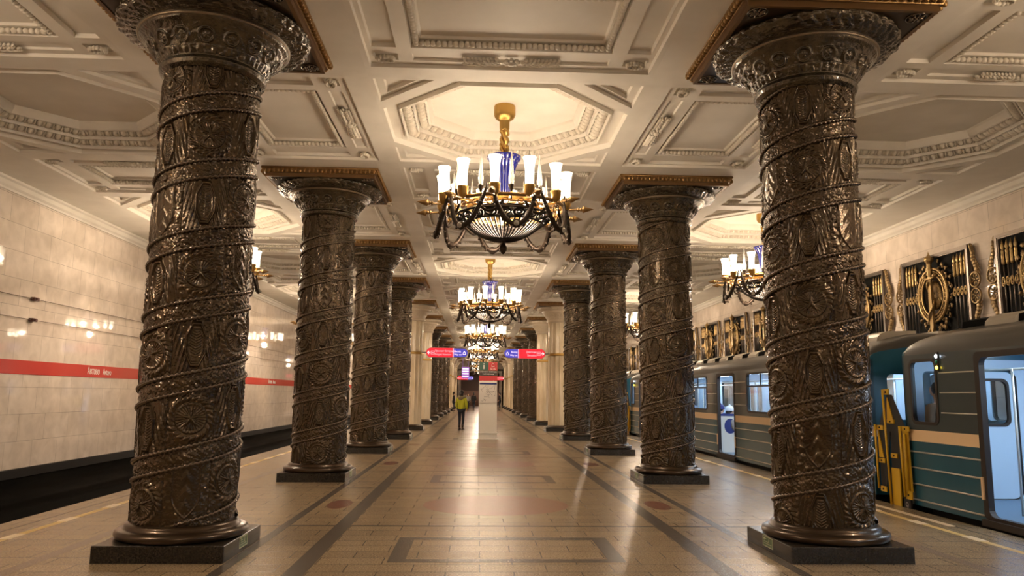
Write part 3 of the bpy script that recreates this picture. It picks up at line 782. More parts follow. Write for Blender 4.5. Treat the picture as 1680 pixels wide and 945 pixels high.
for n in range(0, 14):
    marble = n in (4, 5) or n >= 10
    for sx in (-1, 1):
        if marble:
            root = empty('marble_column', (sx * CX, Y0 + n * DY, 0), 0, f'cream fluted marble column, {ordn[n]} column from the front in the {side_n[sx]} row', 'column', 'cream marble columns')
            put('plinth', plinth_me, root); put('base_moulding', mbase, root); put('shaft', mshaft, root); put('collar', mcollar, root)
            put('capital', mcap, root); put('abacus', abacus_me, root); put('egg_moulding', egg_me, root)
        else:
            root = empty('glass_column', (sx * CX, Y0 + n * DY, 0), 0, f'dark relief glass column with spiral ropes, {ordn[n]} from the front in the {side_n[sx]} row', 'column', 'dark glass relief columns')
            rz = (0 if sx < 0 else math.radians(55)) + (n * 0.7 if n else 0)
            put('plinth', plinth_me, root); put('base_moulding', base_me, root)
            for nm, me in (('shaft', shaft_me), ('rope_moulding', ropeA), ('rope_moulding', ropeB)): put(nm, me, root, rot=(0, 0, rz))
            put('capital', cap_me, root, rot=(0, 0, rz)); put('band_ring', ring_me, root); put('abacus', abacus_me, root); put('egg_moulding', egg_me, root); put('soffit_rosettes', corner_me, root)
        if n < 4:
            if sx < 0: put('exit_plate', plate_me, root, (0.6145, 0.0, 0.04), label='small green emergency exit plate')
            else: put('exit_plate', plate_me, root, (-0.6145, 0.0, 0.04), (0, 0, PI), label='small green emergency exit plate')

# ------------------------------------------------------------------ chandeliers
def lathe_me(name, prof, m, n=24, **k): return MB().lathe(prof, n, **k).mesh(name, m)
ch = {}
ZT = H + 0.372
ch['canopy'] = lathe_me('canopy', [(0.165, ZT), (0.17, ZT - 0.02), (0.17, ZT - 0.14), (0.15, ZT - 0.19), (0.095, ZT - 0.235), (0.08, ZT - 0.25), (0.078, ZT - 0.37), (0.055, ZT - 0.40)], M['gold'], 32)
st = MB()
for k in range(4):
    pts = []
    for i in range(40):
        t = i / 39; z = ZT - 0.38 - t * 0.50; a = k * PI / 2 + t * 5.5; rr0 = 0.040 + 0.014 * math.sin(t * PI * 7)
        pts.append((rr0 * math.cos(a), rr0 * math.sin(a), z))
    st.tube(pts, 0.028, 7)
st.lathe([(0.035, ZT - 0.38), (0.035, 5.2)], 10)
for k in range(9):
    a = k * 2.4; z = ZT - 0.45 - k * 0.045
    st.ball((0.06 * math.cos(a), 0.06 * math.sin(a), z), (0.022, 0.022, 0.038), 6, 5)
ch['stem'] = st.mesh('stem', M['gold'])
vb_ = MB().lathe([(0.10, 5.235), (0.24, 5.26), (0.268, 5.275), (0.265, 5.255), (0.235, 5.20), (0.195, 5.13), (0.168, 5.03), (0.150, 4.85), (0.135, 4.65), (0.130, 4.52), (0.145, 4.47), (0.16, 4.45)], 36)
dt = vb_
for (rr0, z, nn, off) in ((0.262, 5.238, 18, 0), (0.222, 5.185, 18, 0.5)):
    for k in range(nn):
        a = 2 * PI * (k + off) / nn; dt.ball((rr0 * math.cos(a), rr0 * math.sin(a), z), 0.0125, 6, 4, 1)
for k in range(6):
    a = 2 * PI * k / 6; dt.ball((0.178 * math.cos(a), 0.178 * math.sin(a), 5.07), 0.008, 6, 4, 1)
ch['vase'] = dt.mesh('vase', [M['blue'], M['crystal']])
cro = MB()
for k in range(10):
    a = 2 * PI * k / 10; rd_ = 0.175
    p = [(rd_ * math.cos(a), rd_ * math.sin(a), 4.46), (rd_ * 1.06 * math.cos(a + 0.12), rd_ * 1.06 * math.sin(a + 0.12), 4.55), (rd_ * math.cos(a), rd_ * math.sin(a), 4.63), (rd_ * 1.06 * math.cos(a - 0.12), rd_ * 1.06 * math.sin(a - 0.12), 4.55)]
    cro.tube(p, 0.011, 5, closed=True)
cro.lathe([(0.15, 4.44), (0.20, 4.45), (0.20, 4.48), (0.15, 4.49)], 24)
ch['crown'] = cro.mesh('vase_crown', M['gold'])
# central gold ring + spokes
rg = MB()
rg.lathe([(0.50, 4.42), (0.55, 4.41), (0.565, 4.44), (0.56, 4.52), (0.565, 4.545), (0.54, 4.56), (0.50, 4.54), (0.50, 4.42)], 48)
for k in range(12):
    a = 2 * PI * k / 12 + 0.1
    d = Vector((math.cos(a), math.sin(a), 0))
    rg.tube([d * 0.16 + Vector((0, 0, 4.47)), d * 0.50 + Vector((0, 0, 4.47))], 0.014, 6)
    rg.tube([d * 0.55 + Vector((0, 0, 4.49)), d * 0.75 + Vector((0, 0, 4.46)), d * 0.90 + Vector((0, 0, 4.47))], 0.02, 6)
    rg.ball(d * 0.565 + Vector((0, 0, 4.48)), 0.03, 8, 6)
ch['ring'] = rg.mesh('gilt_ring', M['gold'])
og = MB()
og.tube([(0.93 * math.cos(t), 0.93 * math.sin(t), 4.44) for t in np.linspace(0, 2 * PI, 73)[:-1]], 0.028, 8, closed=True)
og.tube([(0.80 * math.cos(t), 0.80 * math.sin(t), 4.38) for t in np.linspace(0, 2 * PI, 73)[:-1]], 0.018, 6, closed=True)
for k in range(24):
    a = 2 * PI * k / 24; c = Vector((0.86 * math.cos(a), 0.86 * math.sin(a), 4.36))
    og.tube([c + Vector((0.05 * math.cos(t) * -math.sin(a), 0.05 * math.cos(t) * math.cos(a), 0.05 * math.sin(t))) for t in np.linspace(0, 2 * PI, 11)[:-1]], 0.011, 5, closed=True)
ch['outer_ring'] = og.mesh('outer_ring', M['gold_dark'])
# openwork bowl
bw = MB()
def bowl_r(t): return 0.74 * math.cos(t * PI / 2) ** 0.8 if t < 1 else 0.03
for k in range(48):
    a = 2 * PI * k / 48; pts = []
    for i in range(8):
        t = i / 7 * 0.97; r0 = 0.58 * (1 - t) ** 0.85 + 0.02; z = 4.20 - 0.26 * math.sin(t * PI / 2)
        pts.append((r0 * math.cos(a), r0 * math.sin(a), z))
    bw.tube(pts, 0.0125, 5)
for r0, z in ((0.60, 4.20), (0.74, 4.31)):
    bw.tube([(r0 * math.cos(t), r0 * math.sin(t), z) for t in np.linspace(0, 2 * PI, 61)[:-1]], 0.018, 6, closed=True)
for k in range(20):
    a = 2 * PI * k / 20; c = Vector((0.67 * math.cos(a), 0.67 * math.sin(a), 4.255)); tg = Vector((-math.sin(a), math.cos(a), 0)); ou = Vector((0.75 * math.cos(a), 0.75 * math.sin(a), 0.62))
    bw.tube([c + tg * 0.085 * math.cos(t) + ou * 0.065 * math.sin(t) for t in np.linspace(0, 2 * PI, 15)[:-1]], 0.019, 5, closed=True)
    bw.tube([c + tg * 0.035 * math.cos(t) + ou * 0.03 * math.sin(t) for t in np.linspace(0, 2 * PI, 9)[:-1]], 0.015, 5, closed=True)
ch['bowl'] = bw.mesh('openwork_bowl', mat('blackened_bowl_iron', (0.012, 0.009, 0.007), 0.5, 0.2, spec=0.3))
ch['finial'] = lathe_me('finial', [(0.0, 3.73), (0.03, 3.75), (0.055, 3.80), (0.06, 3.84), (0.04, 3.88), (0.022, 3.90), (0.03, 3.93), (0.075, 3.955), (0.09, 3.97), (0.0, 3.975)], M['iron'], 16)
# lamp unit at origin: cup, bulb, shade ; radius direction +x
ch['cup'] = lathe_me('lamp_cup', [(0.03, -0.17), (0.05, -0.15), (0.06, -0.12), (0.075, -0.10), (0.080, -0.01), (0.086, 0.0), (0.080, 0.01), (0.04, 0.0)], M['gold'], 16)
ch['shade'] = MB().lathe([(0.062, 0.0), (0.064, 0.08), (0.066, 0.18), (0.072, 0.28), (0.084, 0.36), (0.098, 0.415), (0.094, 0.415), (0.080, 0.36), (0.068, 0.28), (0.061, 0.18), (0.058, 0.02)], 24, mod=lambda a, z: 1 + (0.03 * math.sin(a * 12) if z > 0.3 else 0.012 * math.sin(a * 12))).mesh('lamp_shade', M['shade'])
ch['bulb'] = lathe_me('bulb', [(0.015, 0.0), (0.022, 0.05), (0.033, 0.11), (0.030, 0.16), (0.016, 0.20), (0.0, 0.215)], M['bulb'], 10)
ch['ibulb'] = MB().ball((0, 0, 0.08), (0.035, 0.035, 0.06), 10, 8).mesh('inner_bulb', M['shade'])
ch['spike'] = lathe_me('crystal_spike', [(0.030, 0.0), (0.038, 0.05), (0.042, 0.10), (0.030, 0.22), (0.018, 0.36), (0.008, 0.48), (0.0, 0.54)], M['crystal'], 8, smooth=False)
ch['spike_holder'] = lathe_me('spike_holder', [(0.012, -0.22), (0.016, -0.10), (0.02, -0.08), (0.045, -0.02), (0.05, 0.0), (0.03, 0.005)], M['iron'], 10)
sp_ = MB(); sp_.lathe([(0.016, 0.0), (0.016, 0.13), (0.032, 0.135), (0.032, 0.15), (0.018, 0.155), (0.018, 0.17), (0.032, 0.175), (0.032, 0.19), (0.02, 0.195), (0.055, 0.215), (0.040, 0.26), (0.018, 0.33), (0.0, 0.38)], 10, X=Matrix.Rotation(PI / 2, 3, 'Y'))
ch['spear'] = sp_.mesh('spear_head', M['gold_dark'])
# horn swag: from (angle -22.5deg) top to bottom medallion to top
def swag():
    b = MB(); L = 27; pts = []; rad = []
    for i in range(L):
        t = -1 + 2 * i / (L - 1); a = t * (PI / 8) * 0.93
        z = 4.60 - 0.62 * (1 - abs(t) ** 2.1); r0 = 0.93 + 0.10 * (1 - t * t)
        if abs(t) > 0.93: r0 += 0.03
        pts.append((r0 * math.cos(a), r0 * math.sin(a), z)); rad.append(0.024 + 0.012 * math.sin(min(1, (1 - abs(t)) * 1.6) * PI / 2) - (0.010 if abs(t) > 0.9 else 0) + 0.004 * (i % 2))
    b.tube(pts, rad, 8)
    b.lathe([(0.0, -0.02), (0.055, -0.018), (0.062, 0.0), (0.05, 0.02), (0.0, 0.02)], 14, X=Matrix.Translation((1.04, 0, 3.975)).to_3x3() if False else None, c=(0, 0, 0)) if False else None
    # side leaves
    for sgn in (-1, 1):
        for i in range(4):
            t = sgn * (0.3 + 0.16 * i); a = t * (PI / 8) * 0.93; z = 4.60 - 0.62 * (1 - abs(t) ** 2.1) - 0.02
            b.ball((1.0 * math.cos(a), 1.0 * math.sin(a), z - 0.02), (0.022, 0.05, 0.024), 6, 4, 0, Matrix.Rotation(-sgn * 0.8, 3, 'X'))
    # V link with inner shorter arc
    pts = []
    for i in range(15):
        t = -1 + 2 * i / 14; a = (PI / 8) + t * (PI / 8) * 0.55
        z = 4.36 - 0.16 * (1 - abs(t) ** 2); pts.append((0.90 * math.cos(a), 0.90 * math.sin(a), z))
    b.tube(pts, 0.022, 6)
    return b.mesh('horn_swag', M['iron'])
ch['swag'] = swag()
ch['medal'] = MB().lathe([(0.0, -0.03), (0.04, -0.03), (0.062, -0.015), (0.066, 0.0), (0.062, 0.015), (0.04, 0.03), (0.0, 0.03)], 16, X=Matrix.Rotation(PI / 2, 3, 'Y')).mesh('medallion_rim', M['iron'])
ch['jewel'] = MB().ball((0, 0, 0), (0.045, 0.04, 0.04), 10, 8).mesh('jewel', M['crystal'])

def add_light(parent, loc, watts, rad=0.07, col=LAMP_COL):
    l = bpy.data.lights.new('bulb_light', 'POINT'); l.energy = watts; l.color = col; l.shadow_soft_size = rad
    o = bpy.data.objects.new('bulb_light', l); COL.objects.link(o); o.parent = parent; o.location = loc; return o
def build_chandelier():
    root = empty('chandelier', (0, 0, 0))
    for k in ('canopy', 'stem', 'vase', 'ring', 'outer_ring', 'bowl', 'finial'):
        nm = {'ring': 'gilt_ring', 'bowl': 'openwork_bowl'}.get(k, k); put(nm, ch[k], root)
    v = [c for c in root.children if c.name.startswith('vase')][0]
    put('vase_crown', ch['crown'], v)
    RL = 0.97
    for k in range(12):
        a = math.radians(-99.5 + 30 * k)
        c = put('lamp_cup', ch['cup'], root, (RL * math.cos(a), RL * math.sin(a), 4.575), (0, 0, a))
        put('lamp_shade', ch['shade'], c); put('bulb', ch['bulb'], c)
        put('spear_head', ch['spear'], root, ((RL + 0.04) * math.cos(a), (RL + 0.04) * math.sin(a), 4.41), (0, 0, a))
        a2 = a + math.radians(15)
        h = put('spike_holder', ch['spike_holder'], root, (0.86 * math.cos(a2), 0.86 * math.sin(a2), 4.60), (0, 0, a2))
        put('crystal_spike', ch['spike'], h)
    for k in range(5):
        a = 0.4 + k * 2 * PI / 5; put('inner_bulb', ch['ibulb'], root, (0.34 * math.cos(a), 0.34 * math.sin(a), 4.24))
    for k in range(8):
        a = math.radians(-82 + 45 * k)
        s_ = put('horn_swag', ch['swag'], root, rot=(0, 0, a))
        m_ = put('medallion', ch['medal'], s_, (1.045, 0, 3.985)); put('jewel', ch['jewel'], s_, (1.075, 0, 3.985))
    return root
proto = build_chandelier()
def chand_lights(root, n, total):
    for k in range(n):
        a = math.radians(-99.5) + 2 * PI * k / n
        add_light(root, (0.97 * math.cos(a), 0.97 * math.sin(a), 4.76), total / n, 0.055)
cents = [OCT0 + DY * (2 * k) for k in range(-1, 7)]
sides = [OCT0 + DY * (2 * k - 1) for k in range(0, 7)]
first = True
cn = ['nearest', 'second', 'third', 'fourth', 'fifth', 'sixth', 'seventh', 'eighth']
todo = []
for i, y in enumerate(cents): todo.append((0, y, ('gilt chandelier with cobalt blue vase and lit shades, ' + (cn[i - 1] + ' along the centre of the hall')) if i else 'gilt chandelier with cobalt blue vase hung over the photographer'))
for sx in (-1, 1):
    for i, y in enumerate(sides): todo.append((sx * 2 * CX, y, f'gilt chandelier with lit crystal shades over the {side_n[sx]} platform edge, {cn[i]} of its row'))
made = [proto] + [copy_tree(proto) for _ in todo[1:]]
for o, (x, y, lab) in zip(made, todo):
    o.location = (x, y, 0); tag(o, lab, 'chandelier', 'chandeliers along the hall')
    near = y < 26
    chand_lights(o, 12 if near else 2, (LAMP_W if x == 0 else LAMP_W * 1.35) * 0.25)
    for a in ((0.4, 2.5, 4.6) if near else (0.4,)): add_light(o, (0.34 * math.cos(a), 0.34 * math.sin(a), 4.34) if near else (0, 0, 4.3), (LAMP_W if x == 0 else LAMP_W * 1.35) * 0.82 / (3 if near else 1), 0.12)

# ------------------------------------------------------------------ gilded grille panels on the right wall
# local frame: x to the right seen from the platform (= world -y), y = out of the wall, z up ; centre at z=0
GW, GH = 1.215, 0.90
gp = {}
b = MB(); b.box(-GW, GW, -0.02, 0.01, -GH, GH); gp['backing'] = b.mesh('backing', mat('black_backing', (0.006, 0.006, 0.005), 0.8, spec=0.15))
b = MB(); b.slab(rect(-GW, GW, -GH, GH), [rect(-GW + 0.06, GW - 0.06, -GH + 0.06, GH - 0.06)], 0.0, 0.10, f=lambda u, v, z: (u, z, v))
b.slab(rect(-GW + 0.06, GW - 0.06, -GH + 0.06, GH - 0.06), [rect(-GW + 0.085, GW - 0.085, -GH + 0.085, GH - 0.085)], 0.02, 0.085, f=lambda u, v, z: (u, z, v))
gp['frame'] = b.mesh('frame', M['steel'])
b = MB()
b.tube([(0, 0.05, -0.82), (0, 0.05, 0.34)], 0.014, 8)
gp['rod'] = b.mesh('rod', M['steel'])
b = MB(); b.lathe([(0.012, 0.30), (0.034, 0.32), (0.034, 0.38), (0.028, 0.40), (0.034, 0.42), (0.034, 0.50), (0.028, 0.52), (0.034, 0.54), (0.034, 0.58), (0.018, 0.60), (0.036, 0.63), (0.024, 0.70), (0.010, 0.76), (0.0, 0.80)], 12, c=(0, 0.05, 0))
gp['head'] = b.mesh('spear_head', M['gold_grille'])
b = MB(); b.tube([(0.040 * math.cos(t), 0.075, 0.085 * math.sin(t) - 0.02) for t in np.linspace(0, 2 * PI, 21)[:-1]], 0.013, 6, closed=True)
b.ball((0, 0.075, 0.015), (0.016, 0.016, 0.026), 6, 5); b.ball((0, 0.075, -0.055), (0.016, 0.016, 0.026), 6, 5)
gp['link'] = b.mesh('oval_link', M['gold_grille'])
b = MB()
for r0, rad in ((0.56, 0.030), (0.50, 0.014), (0.43, 0.022)):
    b.tube([(r0 * 0.93 * math.cos(t), 0.12, r0 * 1.04 * math.sin(t)) for t in np.linspace(0, 2 * PI, 65)[:-1]], rad, 8, closed=True)
for k in range(36):
    t = 2 * PI * k / 36; b.ball((0.495 * 0.93 * math.cos(t), 0.125, 0.495 * 1.04 * math.sin(t)), (0.028, 0.022, 0.028), 6, 5)
gp['medal'] = b.mesh('medallion_ring', M['gold_grille'])
b = MB()
for k in range(40):
    t = 2 * PI * k / 40; b.tube([(0.05 * math.cos(t), 0.075, 0.06 * math.sin(t)), (0.24 * math.cos(t), 0.075, 0.31 * math.sin(t))], [0.006, 0.013], 5)
b.slab([(0.23 * math.cos(2 * PI * i / 40), 0.30 * math.sin(2 * PI * i / 40)) for i in range(40)], [], 0.05, 0.066, f=lambda u, v, z: (u, z, v))
gp['fan'] = b.mesh('sunburst_disc', M['gold_grille'])
b = MB(); b.slab([(0.40 * math.cos(2 * PI * i / 40), 0.45 * math.sin(2 * PI * i / 40)) for i in range(40)], [], 0.02, 0.05, f=lambda u, v, z: (u, z, v))
gp['disc'] = b.mesh('medallion_field', M['bronze_base'])
b = MB()
b.slab([(-0.045, 0.42), (0.045, 0.42), (0.06, -0.70), (0.0, -0.86), (-0.06, -0.70)][::-1], [], 0.14, 0.19, f=lambda u, v, z: (u, z, v))
b.tube([(-0.17, 0.17, 0.40), (-0.09, 0.18, 0.36), (0.09, 0.18, 0.36), (0.17, 0.17, 0.40)], 0.036, 8)
b.ball((-0.18, 0.17, 0.42), 0.052, 8, 6); b.ball((0.18, 0.17, 0.42), 0.052, 8, 6)
b.lathe([(0.035, 0.40), (0.055, 0.46), (0.05, 0.52), (0.06, 0.58), (0.05, 0.66), (0.06, 0.72), (0.095, 0.76), (0.10, 0.83), (0.05, 0.86), (0.02, 0.90), (0.0, 0.98)], 14, c=(0, 0.165, 0))
pts = [(0.075 * math.sin(t * 2.4), 0.17 + 0.05 * math.cos(t * 2.4), 0.30 - 0.27 * t) for t in np.linspace(0, 3.6, 40)]
b.tube(pts, 0.024, 6)
gp['sword'] = b.mesh('sword', M['gold_grille'])
b = MB(); rg_ = random.Random(5)
for sx in (-1, 1):
    for i in range(26):
        t = -1.25 + 2.5 * i / 25; r0 = 0.62 + 0.07 * math.sin(i * 2.3)
        cx_, cz_ = sx * r0 * 0.95 * math.cos(t), r0 * 1.18 * math.sin(t)
        if abs(cz_) > 0.80: cz_ = math.copysign(0.80, cz_)
        a = t * sx + rg_.uniform(-0.8, 0.8)
        for q in (-0.6, 0, 0.6): b.ball((cx_ + 0.03 * math.cos(a + q), 0.07 + 0.02 * rg_.random(), cz_ + 0.03 * math.sin(a + q)), (0.058, 0.016, 0.024), 6, 4, 0, Matrix.Rotation(-(a + q), 3, 'Y'))
        if i % 3 == 0: b.ball((cx_, 0.10, cz_ - 0.03), 0.022, 6, 5)
for i in range(10): b.ball((rg_.uniform(-0.35, 0.35), 0.08, -0.72 + rg_.uniform(-0.06, 0.06)), (0.06, 0.03, 0.035), 6, 4, 0, Matrix.Rotation(rg_.uniform(0, 3), 3, 'Y'))
gp['leaves'] = b.mesh('oak_leaves', M['gold_leaf'])
b = MB()
for z0 in (0.150, -0.180):
    c = Vector((0.150, 0.07, z0))
    b.tube([c + Vector((0.150 * math.cos(t), 0, 0.150 * math.sin(t))) for t in np.linspace(0, 2 * PI, 25)[:-1]], 0.022, 6, closed=True)
    b.ball(c, (0.028, 0.022, 0.028), 8, 6)
    for k in range(7): 
        a = 2 * PI * k / 7; b.ball(c + Vector((0.078 * math.cos(a), 0, 0.078 * math.sin(a))), (0.054, 0.018, 0.020), 6, 4, 0, Matrix.Rotation(-a, 3, 'Y'))
for sz in (-1, 1):
    for i in range(9):
        t = i / 8; x = 0.15 * (1 - t) ** 0.8 + 0.04 + 0.02 * math.sin(t * 9); z = sz * (0.30 + 0.56 * t) - 0.01
        b.ball((x, 0.06, z), (0.038 + 0.045 * (1 - t), 0.03, 0.066), 6, 5, 0, Matrix.Rotation(sz * (0.5 - 0.7 * t), 3, 'Y'))
        b.ball((x + 0.05 * (1 - t) + 0.03, 0.05, z + sz * 0.02), (0.014, 0.018, 0.05), 6, 4, 0, Matrix.Rotation(-sz * 0.5, 3, 'Y'))
    b.tube([(0.16, 0.05, sz * 0.28), (0.13, 0.05, sz * 0.5), (0.05, 0.05, sz * 0.72), (0.03, 0.05, sz * 0.88)], 0.02, 6)
gp['side'] = b.mesh('side_scroll', M['gold_leaf'])
def build_grille():
    r = empty('wall_grille')
    put('backing', gp['backing'], r); put('frame', gp['frame'], r)
    for x in (-1.06, -0.94, -0.82, -0.70, 0.70, 0.82, 0.94, 1.06):
        q = put('rod', gp['rod'], r, (x, 0, 0)); put('spear_head', gp['head'], q); put('oval_link', gp['link'], q)
    put('medallion_field', gp['disc'], r); put('medallion_ring', gp['medal'], r); put('sunburst_disc', gp['fan'], r)
    put('sword', gp['sword'], r); put('oak_leaves', gp['leaves'], r)
    s1 = put('side_scroll', gp['side'], r, (GW, 0, 0)); s2 = put('side_scroll', gp['side'], r, (-GW, 0, 0)); s2.scale = (-1, 1, 1)
    return r
gr0 = build_grille()
grs = [gr0] + [copy_tree(gr0) for _ in range(14)]
for k, o in enumerate(grs):
    o.location = (WX - 0.022, 16.02 + 3.255 * (k - 1), 3.845); o.rotation_euler = (0, 0, PI / 2)
    tag(o, f'gilded wall grille with sword medallion, {(ordn + ["fifteenth"])[k]} from the front above the train', 'grille', 'gilded grilles above the right track')

# ------------------------------------------------------------------ train
CL, CW = 19.83, 2.70
DOORS = [(1.74 + 5.0 * k, 1.74 + 1.35 + 5.0 * k) for k in range(4)]
SEGS = [(0.0, DOORS[0][0])] + [(DOORS[k][1], DOORS[k + 1][0]) for k in range(3)] + [(DOORS[3][1], CL)]
WINS = [(0.21, 0.83)] + [(DOORS[k][1] + 0.95, DOORS[k + 1][0] - 0.95) for k in range(3)] + [(CL - 0.83, CL - 0.21)]
Z0, ZBL, ZBH, ZT_, ZD = 0.06, 0.985, 1.15, 2.25, 2.17
fs_ = lambda u, v, z: (z, u, v)
def build_car():
    r = empty('metro_car')
    for si, (x0, x1) in enumerate(((0.0, 0.06), (CW - 0.06, CW))):
        lo, be, up_, li = MB(), MB(), MB(), MB()
        for (a, b_), (w0, w1) in zip(SEGS, WINS):
            lo.box(x0, x1, a, b_, Z0, ZBL)
            be.box(x0 - (0.004 if si == 0 else 0), x1 + (0.004 if si else 0), a, b_, ZBL, ZBH)
            up_.slab(rect(a, b_, ZBH, ZT_), [rrect(w0, w1, 1.26, 2.15, 0.09, 4)[::-1]], x0, x1, f=fs_)
            xi = (0.062, 0.075) if si == 0 else (CW - 0.075, CW - 0.062)
            li.slab(rect(a + 0.01, b_ - 0.01, 0.13, 2.2), [rrect(w0 - 0.02, w1 + 0.02, 1.24, 2.17, 0.09, 4)[::-1]], xi[0], xi[1], f=fs_)
        for (a, b_) in DOORS: up_.box(x0, x1, a, b_, ZD, ZT_)
        put('lower_body', lo.mesh('lower_body', M['train_low']), r); put('belt', be.mesh('belt', M['train_belt']), r, label='cream painted belt along the car side')
        put('upper_body', up_.mesh('upper_body', M['train_up']), r)
        put('lining', li.mesh('lining', M['train_in']), r, label='pale blue interior lining')
    rb = MB()
    for (a, b_), (w0, w1) in zip(SEGS, WINS):
        for z in (0.83, 0.60, 0.365, 0.14): rb.tube([(-0.006, a + 0.05, z), (-0.006, b_ - 0.05, z)], 0.013, 6)
        for z in (1.965, 1.69, 1.41):
            for p, q in ((a, w0), (w1, b_)):
                if q - p > 0.3: rb.tube([(-0.006, p + (0.09 if p == w1 else 0.06), z), (-0.006, q - (0.09 if q == w0 else 0.06), z)], 0.010, 6)
    put('side_ribs', rb.mesh('side_ribs', M['train_rib']), r)
    # windows
    for w0, w1 in WINS:
        b = MB(); b.slab(rrect(w0 - 0.03, w1 + 0.03, 1.23, 2.18, 0.11, 4), [rrect(w0 + 0.012, w1 - 0.012, 1.275, 2.135, 0.08, 4)[::-1]], -0.012, 0.015, f=fs_)
        if w1 - w0 > 1: b.box(-0.008, 0.02, w0, w1, 1.84, 1.875); b.box(-0.008, 0.02, (w0 + w1) / 2 - 0.012, (w0 + w1) / 2 + 0.012, 1.87, 2.14)
        f_ = put('window_frame', b.mesh('window_frame', M['train_dark']), r)
        b = MB(); b.slab(rrect(w0, w1, 1.262, 2.148, 0.085, 4), [], 0.022, 0.026, f=fs_); put('window_pane', b.mesh('window_pane', M['glasspane']), f_)
        b = MB(); b.slab(rrect(w0, w1, 1.262, 2.148, 0.085, 4), [], CW - 0.03, CW - 0.026, f=fs_); put('window_pane', b.mesh('window_pane', M['glasspane']), f_)
    for a, b_ in DOORS:
        b = MB(); b.slab(rrect(a - 0.055, b_ + 0.055, 0.10, ZD + 0.045, 0.07, 4), [rrect(a + 0.04, b_ - 0.04, 0.14, ZD - 0.03, 0.10, 5)[::-1]], -0.008, 0.07, f=fs_)
        fr0 = put('door_frame', b.mesh('door_frame', M['train_dark']), r)
        b = MB(); b.box(-0.05, 0.02, a - 0.05, b_ + 0.05, 0.02, 0.10); put('door_sill', b.mesh('door_sill', M['train_dark']), fr0)
        b = MB(); b.box(-0.03, -0.008, a - 0.05, a - 0.01, 0.34, 0.62); b.box(-0.03, -0.008, b_ + 0.01, b_ + 0.05, 0.34, 0.62); put('door_bracket', b.mesh('door_bracket', M['train_belt']), fr0)
        # opposite doors, closed
        b = MB()
        for q0, q1 in ((a, (a + b_) / 2 - 0.01), ((a + b_) / 2 + 0.01, b_)):
            b.slab(rect(q0, q1, 0.12, ZD), [rrect(q0 + 0.12, q1 - 0.12, 1.15, 1.95, 0.08, 4)[::-1]], CW - 0.05, CW - 0.015, f=fs_)
        put('door_leaves', b.mesh('door_leaves', M['train_in']), r)
    # roof
    half = [(0.0, 2.25), (0.015, 2.34), (0.07, 2.43), (0.17, 2.50), (0.32, 2.56), (0.55, 2.63), (0.85, 2.70), (1.15, 2.74)]
    pr_ = half + [(CW - x, z) for x, z in reversed(half)]
    ys = [0.0, 0.03, 0.09, 0.2, 0.45, 0.9, CL - 0.9, CL - 0.45, CL - 0.2, CL - 0.09, CL - 0.03, CL]
    dz = [0.26, 0.17, 0.10, 0.05, 0.015, 0, 0, 0.015, 0.05, 0.10, 0.17, 0.26]
    P = np.zeros((len(ys), len(pr_), 3))
    for i, (y, d) in enumerate(zip(ys, dz)):
        for j, (x, z) in enumerate(pr_):
            k = (z - 2.25) / 0.49; xi = CW / 2 + (x - CW / 2) * (1 - 0.06 * d * 4 * (1 - k) * 0.2)
            P[i, j] = (xi, y, z - d * k)
    rf = grid_mesh('roof', P, M['train_roof'], wrap=False); rfo = put('roof', rf, r)
    b = MB(); b.slab([(x, z) for x, z in [(0, 1.15)] + [(p[0], p[1] - 0.25 * (p[1] - 2.25) / 0.49) for p in pr_] + [(CW, 1.15)]][::-1], [rrect(CW / 2 - 0.33, CW / 2 + 0.33, 1.15, 2.02, 0.02, 3), rrect(0.28, 0.76, 1.26, 2.0, 0.08, 4), rrect(CW - 0.76, CW - 0.28, 1.26, 2.0, 0.08, 4)], 0.0, 0.05, f=lambda u, v, z: (u, z, v))
    e_up = b.mesh('end_wall', M['train_low'])
    b = MB(); b.slab([(0, 1.15), (CW, 1.15)] and rect(0, CW, Z0, 1.15), [rect(CW / 2 - 0.33, CW / 2 + 0.33, 0.13, 1.15 - 1e-4)], 0.0, 0.05, f=lambda u, v, z: (u, z, v)); e_lo = b.mesh('end_wall', M['train_low'])
    b = MB(); b.box(0.0, 0.95, -0.004, 0.0, ZBL, ZBH); b.box(CW - 0.95, CW, -0.004, 0.0, ZBL, ZBH); e_b = b.mesh('end_belt', M['train_belt'])
    b = MB(); b.slab(rrect(CW / 2 - 0.33, CW / 2 + 0.33, 0.14, 2.02, 0.14, 5), [rrect(CW / 2 - 0.22, CW / 2 + 0.22, 1.22, 1.90, 0.10, 5)[::-1]], 0.05, 0.08, f=lambda u, v, z: (u, z, v)); e_d = b.mesh('end_door', M['train_in'])
    b = MB(); b.slab(rrect(CW / 2 - 0.24, CW / 2 + 0.24, 1.20, 1.92, 0.11, 5), [rrect(CW / 2 - 0.20, CW / 2 + 0.20, 1.24, 1.88, 0.09, 5)[::-1]], 0.045, 0.09, f=lambda u, v, z: (u, z, v))
    b.slab(rrect(CW / 2 - 0.36, CW / 2 + 0.36, 0.13, 2.06, 0.16, 5), [rrect(CW / 2 - 0.345, CW / 2 + 0.345, 0.14, 2.045, 0.15, 5)[::-1]], 0.078, 0.092, f=lambda u, v, z: (u, z, v))
    e_s = b.mesh('door_seal', M['train_dark'])
    b = MB(); b.slab(rect(0.08, CW - 0.08, 0.13, 2.2), [rrect(CW / 2 - 0.36, CW / 2 + 0.36, 0.13 + 1e-3, 2.06, 0.16, 5)[::-1], rrect(0.26, 0.78, 1.24, 2.02, 0.08, 4)[::-1], rrect(CW - 0.78, CW - 0.26, 1.24, 2.02, 0.08, 4)[::-1]], 0.052, 0.075, f=lambda u, v, z: (u, z, v)); e_i = b.mesh('end_lining', M['train_in'])
